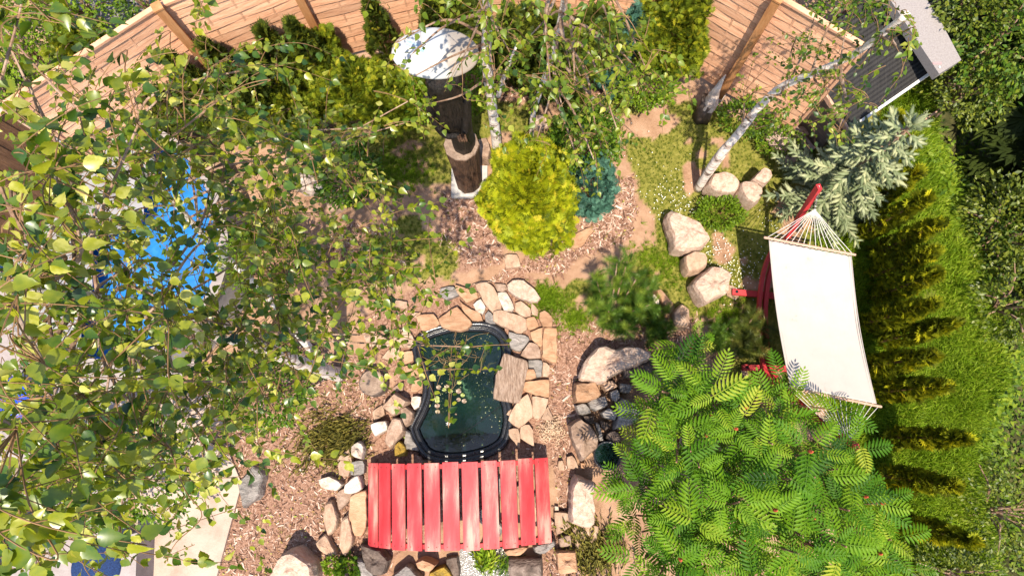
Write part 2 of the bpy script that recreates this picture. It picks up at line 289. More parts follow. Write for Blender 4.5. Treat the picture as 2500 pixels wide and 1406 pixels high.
def ground():
    xs = np.concatenate([[-150, -60, -25, -14], np.arange(-9, 9.001, .045), [14, 25, 60, 150]])
    ys = np.concatenate([[-150, -60, -20, -8], np.arange(-4, 8.001, .045), [12, 25, 60, 150]])
    X, Y = np.meshgrid(xs, ys); Z = gz(X, Y); Z[(abs(X) > 9.5) | (Y > 8.5) | (Y < -5)] += 0
    inn = inpoly(X, Y, PWC); Z[inn] = -.62
    nx, ny = len(xs), len(ys); idx = np.arange(nx * ny).reshape(ny, nx)
    f = np.stack([idx[:-1, :-1], idx[:-1, 1:], idx[1:, 1:], idx[1:, :-1]], -1).reshape(-1, 4)
    me = bpy.data.meshes.new('ground'); me.from_pydata(np.stack([X, Y, Z], -1).reshape(-1, 3).tolist(), [], f.tolist()); me.update()
    me.polygons.foreach_set('use_smooth', [True] * len(me.polygons))
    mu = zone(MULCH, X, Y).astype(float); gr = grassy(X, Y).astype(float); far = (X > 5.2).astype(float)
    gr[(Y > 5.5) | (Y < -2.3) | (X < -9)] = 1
    col = np.stack([mu, gr, far, np.ones_like(mu)], -1).reshape(-1, 4).astype(np.float32)
    a = me.color_attributes.new('zones', 'FLOAT_COLOR', 'POINT'); a.data.foreach_set('color', col.ravel())
    m, n, b = newmat('ground'); at = n.nodes.new('ShaderNodeVertexColor'); at.layer_name = 'zones'; sp = n.nodes.new('ShaderNodeSeparateColor'); n.links.new(at.outputs[0], sp.inputs[0])
    tc = n.nodes.new('ShaderNodeTexCoord')
    def nz(s, d=8, r=.6):
        q = n.nodes.new('ShaderNodeTexNoise'); q.inputs['Scale'].default_value = s; q.inputs['Detail'].default_value = d; q.inputs['Roughness'].default_value = r; n.links.new(tc.outputs['Object'], q.inputs['Vector']); return q
    def mix(f_, a_, b_):
        q = n.nodes.new('ShaderNodeMix'); q.data_type = 'RGBA'; n.links.new(f_, q.inputs[0]); n.links.new(a_, q.inputs[6]); n.links.new(b_, q.inputs[7]); return q.outputs[2]
    soil = ramp(n, [(.28, (.20, .11, .065)), (.45, (.34, .20, .125)), (.62, (.43, .27, .18)), (.8, (.48, .33, .24))]); n.links.new(nz(3.5, 12, .7).outputs[0], soil.inputs[0])
    mul = ramp(n, [(.32, (.07, .036, .024)), (.45, (.23, .12, .08)), (.58, (.37, .22, .155)), (.72, (.48, .33, .25))]); n.links.new(nz(38, 6, .8).outputs[0], mul.inputs[0])
    gra = ramp(n, [(.3, (.10, .10, .022)), (.5, (.20, .19, .035)), (.7, (.31, .27, .08))]); n.links.new(nz(14, 10, .75).outputs[0], gra.inputs[0])
    dk = ramp(n, [(.35, (.03, .035, .012)), (.65, (.12, .11, .04))]); n.links.new(nz(5, 8).outputs[0], dk.inputs[0])  # ground beyond the hedge coloured darker, standing in for the trees' shade
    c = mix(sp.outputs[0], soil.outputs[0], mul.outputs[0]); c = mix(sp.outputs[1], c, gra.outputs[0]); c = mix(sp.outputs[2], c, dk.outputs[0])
    n.links.new(c, b.inputs['Base Color']); b.inputs['Roughness'].default_value = .95; b.inputs['Specular IOR Level'].default_value = .15
    bp = n.nodes.new('ShaderNodeBump'); bp.inputs['Strength'].default_value = .8; bp.inputs['Distance'].default_value = .02; n.links.new(nz(45, 8, .8).outputs[0], bp.inputs['Height']); n.links.new(bp.outputs[0], b.inputs['Normal'])
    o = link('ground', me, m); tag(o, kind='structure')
ground()
def patch(name, pts, z, mat, thick=.03, px=True):
    P = WP(pts, z) if px else pts; mb = MB(); n = len(P)
    vs = [(x, y, z) for x, y in P] + [(x, y, z - thick) for x, y in P]
    mb.add(vs, [tuple(range(n))] + [(i, i + n, (i + 1) % n + n, (i + 1) % n) for i in range(n)])
    me = mb.build(name, mat); 
    bm = bmesh.new(); bm.from_mesh(me.data); bmesh.ops.recalc_face_normals(bm, faces=bm.faces); bm.to_mesh(me.data); bm.free()
    return me
paveM = noisemat('pale_paving', [(.3, (.32, .22, .17)), (.5, (.41, .31, .25)), (.75, (.47, .37, .31))], 3, 10, .85, .25, 40, rnd=False)
paveG = noisemat('grey_paving', [(.3, (.24, .2, .19)), (.7, (.36, .31, .3))], 4, 8, .85, .3, 40, rnd=False)
asph = noisemat('asphalt', [(.3, (.17, .15, .155)), (.7, (.25, .22, .225))], 30, 8, .9, .3, 90, rnd=False)
tag(patch('pavement', [(330, 1095), (480, 1060), (560, 1110), (590, 1180), (560, 1290), (520, 1440), (300, 1440), (330, 1290)], .045, paveM, .06), kind='structure')
tag(patch('pavement', [(330, 1030), (430, 960), (545, 950), (560, 1045), (330, 1075)], .05, paveM, .06), kind='structure')
tag(patch('pavement', [(-900, 260), (300, 260), (560, 480), (600, 620), (560, 800), (470, 900), (320, 1000), (300, 1500), (-900, 1500)], .02, paveG, .05), kind='structure')
tag(patch('road', [(-8.5, 7.6), (-5.1, 4.4), (-4.75, 4.05), (-3.9, 4.75), (-5.6, 9), (-8.5, 12)], .03, asph, .05, False), kind='structure')
tag(patch('kerb', [(-3.9, 4.75), (-3.8, 4.78), (-5.45, 9), (-5.6, 9)], .1, concrete, .15, False), kind='structure')

# ================================================================ POND
def ring(mb, z, off):
    pass
def outset(P, d):
    P = np.array(P); n = len(P); out = []
    for i in range(n):
        t = P[(i + 1) % n] - P[i - 1]; t /= np.linalg.norm(t); out.append(P[i] + d * np.array([t[1], -t[0]]))
    return out
_ar = sum(PWC[i - 1][0] * PWC[i][1] - PWC[i][0] * PWC[i - 1][1] for i in range(len(PWC)))
SGN = 1 if _ar > 0 else -1
def loopstrip(mb, rings, closebottom=False):
    n = len(rings[0]); vs = [v for r in rings for v in r]
    fs = [(i * n + k, i * n + (k + 1) % n, (i + 1) * n + (k + 1) % n, (i + 1) * n + k) for i in range(len(rings) - 1) for k in range(n)]
    if closebottom: fs.append(tuple(range((len(rings) - 1) * n, len(rings) * n)))
    mb.add(vs, fs)
pond = empty('garden_pond', (*np.mean(PWC, 0), 0), 'kidney shaped preformed garden pond with glossy black rim and dark green water', 'pond')
prof = [(.015, -.06), (.018, .025), (.0, .042), (-.028, .045), (-.045, .03), (-.05, .005), (-.058, .0), (-.068, .012), (-.082, .008), (-.09, -.03), (-.11, -.13), (-.13, -.30), (-.16, -.5)]
mb = MB(); loopstrip(mb, [[(p[0], p[1], z) for p in outset(PWC, d * SGN)] for d, z in prof], True)
mb.build('liner', black_pl, pond, True)
m, n, b = newmat('pond_water')
for x in list(n.nodes):
    if x.type == 'BSDF_PRINCIPLED': n.nodes.remove(x)
tr = n.nodes.new('ShaderNodeBsdfTransparent'); gl = n.nodes.new('ShaderNodeBsdfGlossy'); gl.inputs['Roughness'].default_value = .04; fr = n.nodes.new('ShaderNodeFresnel'); fr.inputs[0].default_value = 1.33
df = n.nodes.new('ShaderNodeBsdfDiffuse'); m1 = n.nodes.new('ShaderNodeMixShader'); m2 = n.nodes.new('ShaderNodeMixShader')
tc = n.nodes.new('ShaderNodeTexCoord'); nz = n.nodes.new('ShaderNodeTexNoise'); nz.inputs['Scale'].default_value = 2.3; nz.inputs['Detail'].default_value = 3; n.links.new(tc.outputs['Object'], nz.inputs['Vector'])
rr = ramp(n, [(.35, (.006, .016, .018)), (.6, (.006, .025, .021)), (.8, (.030, .032, .014))]); n.links.new(nz.outputs[0], rr.inputs[0]); n.links.new(rr.outputs[0], df.inputs[0])
tr.inputs[0].default_value = (.42, .62, .48, 1); m1.inputs[0].default_value = .55
mt = n.nodes.new('ShaderNodeMath'); mt.operation = 'MULTIPLY'; mt.inputs[1].default_value = 2.6; n.links.new(fr.outputs[0], mt.inputs[0])
n.links.new(tr.outputs[0], m1.inputs[1]); n.links.new(df.outputs[0], m1.inputs[2]); n.links.new(mt.outputs[0], m2.inputs[0]); n.links.new(m1.outputs[0], m2.inputs[1]); n.links.new(gl.outputs[0], m2.inputs[2])
w2 = n.nodes.new('ShaderNodeTexNoise'); w2.inputs['Scale'].default_value = 14; n.links.new(tc.outputs['Object'], w2.inputs['Vector']); bp = n.nodes.new('ShaderNodeBump'); bp.inputs['Strength'].default_value = .05; bp.inputs['Distance'].default_value = .01
n.links.new(w2.outputs[0], bp.inputs['Height']); n.links.new(bp.outputs[0], gl.inputs['Normal']); n.links.new(m2.outputs[0], n.nodes['Material Output'].inputs[0]); waterM = m
mb = MB(); P = outset(PWC, -.108 * SGN); mb.add([(p[0], p[1], -.075) for p in P], [tuple(range(len(P)))]); mb.build('water_surface', waterM, pond)
# lily pads
padG = leafmat('lily_pad', [(0, (.30, .19, .15)), (.5, (.22, .26, .05)), (1, (.36, .42, .12))], .1, .4, .5)
pads = [(847, 886, 'g'), (752, 918, 'p'), (732, 941, 'g'), (780, 952, 'g'), (691, 922, 'p'), (843, 952, 'p'), (874, 982, 'g'), (843, 1016, 'p'), (886, 1027, 'p'), (678, 1006, 'g'), (680, 1026, 'g'), (612, 1060, 'g'), (680, 1063, 'p'), (683, 1108, 'p'), (765, 1200, 'w'), (822, 1128, 'p')]
padlab = ['green lily pad floating nearest the sunken twigs', 'pinkish lily pad overlapping the yellow green pad at centre cluster', 'yellow green lily pad just left of the pinkish overlapping pad', 'split yellow green lily pad in the middle of the upper cluster',
          'small brownish pink lily pad at the upper left of the cluster', 'pale pink lily pad right of the split green pad', 'largest green lily pad on the right of the cluster', 'pale pink lily pad just below the largest green pad', 'tiny pink lily pad at lower right of the cluster',
          'green lily pad on top of a second one left of centre', 'green lily pad just under another one left of centre', 'green lily pad closest to the left pond wall', 'round pale pink lily pad under the two left green pads', 'folded pale pink lily pad lowest of the left column', 'white ruffled lily flower alone on open water', 'tiny floating leaf speck in open water']
for k, ((x, y, c), lab) in enumerate(zip(pads, padlab)):
    p = W(850 + x / 3.125, 650 + y / 3.125, -.07); r = (.028 if k != 15 else .01) * random.uniform(.85, 1.15); mb = MB(); a0 = random.uniform(0, 6.28); vs = [(p[0], p[1], -.0665)]
    if c == 'w':
        for q in range(14):
            a = a0 + q * .45; r1 = .032 if q % 2 else .022
            e = (p[0] + r1 * math.cos(a), p[1] + r1 * math.sin(a), -.045); s1 = (p[0] + r1 * .5 * math.cos(a + .3), p[1] + r1 * .5 * math.sin(a + .3), -.055); s2 = (p[0] + r1 * .5 * math.cos(a - .3), p[1] + r1 * .5 * math.sin(a - .3), -.055)
            mb.add([(p[0], p[1], -.066), s1, e, s2], [(0, 1, 2, 3)])
        tag(mb.build('water_lily', white_t), lab, 'flower')
        continue
    for q in range(19): a = a0 + .25 + q * (6.283 - .5) / 18; vs.append((p[0] + r * math.cos(a), p[1] + r * math.sin(a) * .92, -.064 + .004 * math.sin(a * 3)))
    mb.add(vs, [(0, i, i + 1) for i in range(1, 19)], {'g': random.uniform(.6, 1), 'p': random.uniform(0, .25)}[c])
    tag(mb.build('lily_pad', padG), lab, 'lily pad', 'lily pads on the pond')
# fish
koi = [noisemat('koi_' + s, [(.42, a), (.58, b_)], 9, 3, .4, .1) for s, a, b_ in (('orange', (.75, .22, .02), (.85, .45, .12)), ('pale', (.8, .55, .3), (.8, .3, .05)))]
def fish(px, py, ang, L, mat, lab):
    p = W(px, py, -.12); o = empty('koi_fish', p, lab, 'fish'); mb = MB(); ca, sa = math.cos(ang), math.sin(ang)
    pts = []; rad = []
    for i in range(9):
        t = i / 8; s = (t - .5) * L; bend = .03 * math.sin(t * 3.2); pts.append((p[0] + ca * s - sa * bend, p[1] + sa * s + ca * bend, p[2])); rad.append(L * .115 * math.sin(math.pi * min(1, t * .86 + .1)) + .003)
    mb.tube(pts, rad, 10); mb.build('body', mat, o, True)
    mb = MB(); e = np.array(pts[-1]); d = np.array([ca, sa, 0]); q = np.array([-sa, ca, 0])
    mb.add([e - d * .01, e + d * L * .2 + q * L * .1, e + d * L * .12, e + d * L * .2 - q * L * .1], [(0, 1, 2), (0, 2, 3)])
    c = np.array(pts[3])
    for s in (-1, 1): mb.add([c, c + q * s * L * .2 + d * L * .08, c + d * L * .12], [(0, 1, 2)])
    mb.build('fin', mat, o)
fish(1183, 880, R_(70), .2, koi[0], 'large orange koi swimming near the right side of the pond')
fish(1190, 855, R_(80), .13, koi[1], 'paler small koi just above the large orange koi')
fish(1199, 893, R_(40), .1, koi[0], 'tiny golden fish by the stone slab edge of the pond')
P = np.column_stack([rng.uniform([min(q[0] for q in PWC), min(q[1] for q in PWC)], [max(q[0] for q in PWC), max(q[1] for q in PWC)], (900, 2))]); P = P[inpoly(P[:, 0], P[:, 1], [tuple(q) for q in outset(PWC, -.12 * SGN)]) & (vn(P[:, 0], P[:, 1], .2, 13) > .55)][:230]
tag(instmesh('duckweed', ([(-1, 0, 0), (0, -.7, 0), (1, 0, 0), (0, .6, 0)], [(0, 1, 2, 3)]), np.column_stack([P, np.full(len(P), -.072)]), frames(rng.normal(size=(len(P), 3)) * [1, 1, 0], np.tile([0, 0, 1.], (len(P), 1))), rng.uniform(.003, .009, len(P)), rng.random(len(P)), leafmat('floating_bits', [(0, (.03, .05, .01)), (.6, (.14, .17, .04)), (1, (.40, .35, .2))], 0, .6)), 'tiny floating specks and duckweed on the pond', 'duckweed', kind='stuff')
# sunken twigs and the line of a reflected wire
mb = MB()
for k in range(90):
    x, y = random.gauss(1110, 34), random.gauss(872, 22); a = random.uniform(0, 6.28); L = random.uniform(.08, .28); p = W(x, y, -.10 + random.uniform(-.05, .06)); d = np.array([math.cos(a), math.sin(a), random.uniform(-.1, .3)])
    mb.tube(curve([p, p + d * L * .5 + rng.normal(size=3) * .02, p + d * L + rng.normal(size=3) * .03], 4), [.0022] * 9, 4)
tag(mb.build('water_plant', noisemat('drowned_twig', [(.3, (.16, .09, .035)), (.7, (.36, .24, .11))], 9, 4, .8, .2)), 'tangle of brown drowned stems in the upper half of the pond', 'water plant')
mb = MB(); a = W(1082, 1088, -.07); b_ = W(1236, 980, -.07); mb.tube(curve([a, a * .5 + b_ * .5 + np.array([.01, -.012, 0]), b_], 8), .004, 5)  # dark tube on the water, modelled in place of an overhead wire's reflection
tag(mb.build('wire_reflection', black_pl), 'thin dark cord lying slantwise across the lower pond water', 'wire_reflection')

# ================================================================ STONES
def rock(pts, zt, kind, mat, label, off=(0, 0, 1), name=None, z0=-.03, group=None):
    ox, oy, s = off; px = [(ox + x / s, oy + y / s) for x, y in pts]
    ring_z = zt if kind == 'slab' else zt * .45
    P = [np.array(W(a, b_, ring_z)[:2]) for a, b_ in px]; c = sum(P) / len(P)
    ar = sum(P[i - 1][0] * P[i][1] - P[i][0] * P[i - 1][1] for i in range(len(P)))
    if ar < 0: P = P[::-1]
    Q = []
    for i in range(len(P)):
        a, b_ = P[i], P[(i + 1) % len(P)]; L = np.linalg.norm(b_ - a); k = max(1, int(L / .045))
        for j in range(k):
            q = a + (b_ - a) * j / k
            if j: q = q + rng.normal(size=2) * min(.006, L * .03)
            Q.append(q)
    Q = [(Q[i - 1] * .12 + Q[i] * .76 + Q[(i + 1) % len(Q)] * .12) for i in range(len(Q))]
    n_ = len(Q); R0 = min(.5 * math.sqrt(abs(ar) / 2 / math.pi) * 2, 1)
    tl = rng.normal(size=2) * (.05 if kind == 'slab' else .12)
    if kind == 'slab': Q = [c + (q - c) * 1.06 for q in Q]
    def rg(sc_, z, tj=0): return [(*(c + (q - c) * sc_), z + (np.dot(q - c, tl) * tj)) for q in Q]
    if kind == 'slab': rings = [rg(1.03, z0), rg(1.02, zt - .02), rg(.995, zt - .004, 1), rg(.96, zt + .002, 1), rg(.6, zt + .003, 1), rg(.3, zt + .002, 1)]
    else: rings = [rg(.97, z0), rg(1.03, zt * .2), rg(1.01, zt * .5), rg(.95, zt * .84, .8), rg(.86, zt * .97, 1), rg(.5, zt * 1.01, 1), rg(.2, zt * 1.02, 1)]
    vs = [v for r in rings for v in r]; fs = [(i * n_ + k, i * n_ + (k + 1) % n_, (i + 1) * n_ + (k + 1) % n_, (i + 1) * n_ + k) for i in range(len(rings) - 1) for k in range(n_)]
    vs.append((c[0], c[1], rings[-1][0][2])); m_ = (len(rings) - 1) * n_
    fs += [(m_ + k, m_ + (k + 1) % n_, len(vs) - 1) for k in range(n_)]
    amp = .006 if kind == 'slab' else min(.035, .12 * R0); sd = Vector((random.random() * 50, random.random() * 50, 0)); out = []
    for v in vs:
        p = Vector(v); k = 3.2 if kind == 'slab' else 5
        q = mnoise.noise_vector(p * k + sd) * amp + mnoise.noise_vector(p * k * 4 + sd) * amp * .4
        if kind == 'slab': q.x *= .4; q.y *= .4
        if kind == 'boulder':
            h = mnoise.cell(p * 6 + sd) * amp * .5; q.z += h
        out.append(tuple(p + q))
    mb = MB(); mb.add([np.array(v) - np.array([c[0], c[1], 0]) for v in out], fs)
    nm = name or ('flagstone' if kind == 'slab' else 'boulder')
    o = mb.build(nm, mat); o.location = (c[0], c[1], 0)
    ph = abs(ar) ** .5
    return tag(o, label, 'stone' if kind == 'slab' else 'boulder' if ph > .35 else 'rock', group or ('stones edging the pond' if kind == 'slab' else 'rocks in the garden'))
C3 = (850, 650, 3.125); C2 = (550, 850, 2.529); C4 = (1200, 850, 2.529); C6 = (1550, 380, 3.515); C8 = (850, 1050, 3.95)
SL = [
 ([(1215,140),(1260,105),(1340,108),(1400,160),(1465,240),(1440,270),(1390,270),(1280,225),(1225,185)], .12, granite, 'pale rounded stone at the upper right tip of the pond paving'),
 ([(970,140),(1060,125),(1110,160),(1135,210),(1165,290),(1165,330),(1100,350),(1050,290),(985,180)], .09, sand_t, 'long dappled tan slab left of the narrow cream block above the pond'),
 ([(1115,130),(1200,135),(1228,178),(1180,193),(1135,193)], .07, brownst, 'small brown slab tucked beside the pale rounded stone'),
 ([(1140,202),(1208,197),(1265,320),(1250,343),(1187,335)], .10, quartz, 'narrow cream split block above the pond'),
 ([(1272,280),(1320,262),(1388,318),(1393,378),(1345,388),(1275,343)], .08, sand_t, 'smooth square tan flagstone under the pale rounded stone'),
 ([(950,290),(1010,245),(1048,310),(1028,365),(975,340)], .09, quartz, 'small whitish wedge stone above the pond'),
 ([(1110,350),(1170,337),(1350,397),(1360,480),(1310,510),(1110,420)], .09, sand_t, 'largest oblong tan flagstone above the right pond rim'),
 ([(1042,370),(1070,335),(1108,380),(1128,440),(1045,425)], .07, schist, 'small grey wedge stone touching the top pond rim'),
 ([(1357,395),(1420,382),(1458,460),(1385,488),(1370,478)], .08, sand_o, 'orange kite shaped flagstone right of the largest oblong one'),
 ([(1397,275),(1450,330),(1453,385),(1400,372),(1395,330)], .07, sand_t, 'narrow tan sliver stone below the pale rounded stone'),
 ([(1460,350),(1500,335),(1555,385),(1557,462),(1480,455),(1457,400)], .08, sand_o, 'brown rounded flagstone at the grass edge right of the pond'),
 ([(1387,500),(1488,467),(1473,618),(1402,560)], .08, sand_o, 'reddish triangular flagstone left of the tall rectangular one'),
 ([(1497,475),(1590,475),(1590,735),(1477,688)], .08, sand_o, 'tall rectangular orange flagstone beside the bark path'),
 ([(1225,500),(1373,540),(1383,560),(1310,648),(1240,620)], .08, schist, 'silver grey flagstone touching the right pond rim'),
 ([(1382,580),(1443,592),(1463,640),(1468,700),(1385,703),(1315,680)], .10, brownst, 'brown and white lumpy stone left of the rectangular flagstone'),
 ([(1372,712),(1480,718),(1478,838),(1440,848),(1382,800)], .07, schist, 'grey brown flat stone below the brown and white lump'),
 ([(1485,725),(1540,760),(1530,848),(1478,840)], .06, sand_t, 'small tan stone half buried in bark below the rectangular flagstone'),
 ([(1332,792),(1420,782),(1438,848),(1352,868)], .13, sand_o, 'orange cube of stone beside the wood grained slab'),
 ([(1352,880),(1530,862),(1530,998),(1402,968),(1332,948)], .08, sand_o, 'wide orange brown flagstone right of the wood grained slab'),
 ([(1282,1050),(1370,972),(1398,1060),(1408,1148),(1300,1228),(1222,1170),(1250,1100)], .09, sand_t, 'big dusty pink slab along the lower right pond edge'),
 ([(1402,992),(1530,1012),(1472,1158),(1417,1163)], .08, sand_t, 'flat tan flagstone above the small triangular one'),
 ([(1525,1062),(1575,1173),(1467,1165)], .07, sand_t, 'small triangular tan stone at the bark path'),
 ([(1222,1242),(1300,1232),(1310,1320),(1310,1390),(1225,1290)], .09, sand_t, 'long pink slab running under the right end of the red bridge'),
 ([(1313,1222),(1380,1202),(1413,1250),(1420,1370),(1313,1310)], .10, sand_t, 'raised tan slab next to the heap of wood shavings'),
 ([(1202,1130),(1248,1082),(1238,1150)], .06, sand_t, 'tiny pointed tan stone poking over the right pond rim'),
 ([(690,400),(830,310),(945,438),(905,475),(850,492),(780,480),(715,462)], .10, sand_o, 'big orange slab overhanging the top left pond rim'),
 ([(817,140),(880,162),(983,195),(988,240),(900,278),(832,200)], .08, sand_o, 'rust brown slab among leaves above the pond'),
 ([(702,165),(800,152),(848,220),(750,258),(690,220)], .08, schist, 'grey slab half hidden by birch leaves above the pond'),
 ([(852,262),(940,332),(1000,352),(1028,410),(942,413),(872,330)], .07, sand_o, 'low orange stone right of the big overhanging slab'),
 ([(300,262),(450,270),(450,330),(360,310)], .07, sand_t, 'pale tan stone farthest upper left of the pond paving'),
 ([(520,382),(650,362),(700,440),(602,488),(562,488)], .09, sand_o, 'orange slab left of the big overhanging slab'),
 ([(450,342),(560,352),(520,400)], .06, sand_t, 'little tan chip stone under birch leaves left of the pond'),
 ([(112,510),(180,490),(300,560),(328,600),(250,618),(152,608)], .09, sand_t, 'broad pale slab near the cut log at far left of the paving'),
 ([(342,490),(450,482),(500,558),(490,618),(400,618),(332,560)], .08, sand_t, 'tan slab between the broad pale slab and the pond'),
 ([(302,642),(390,612),(400,700),(320,718),(252,700)], .08, sand_t, 'brownish slab right above the cut log'),
 ([(412,652),(490,642),(500,718),(432,748)], .07, sand_o, 'small orange brown slab by the left pond rim'),
 ([(422,762),(520,742),(548,818),(442,858)], .08, sand_o, 'reddish slab at the waist of the pond'),
 ([(502,870),(560,852),(573,930),(522,958),(472,958)], .08, sand_o, 'dark orange slab below the waist of the pond'),
 ([(482,992),(558,992),(540,1070),(502,1098),(477,1050)], .10, quartz, 'cream stone pressed against the left pond wall'),
 ([(332,932),(420,882),(420,948),(370,958)], .07, brownst, 'dark brown stone between the cut log and the pond'),
 ([(182,1110),(258,1052),(280,1130),(200,1188)], .08, sand_t, 'tan stone below the cut log left of the brown block'),
 ([(1190,670),(1350,722),(1368,742),(1340,870),(1300,1030),(1200,1015),(1113,998),(1130,830),(1160,762)], .16, grainst, 'large wood grained grey brown slab lying over the right side of the pond'),
]
for p, zt, mt_, lab in SL: rock(p, zt, 'slab', mt_, lab, C3)
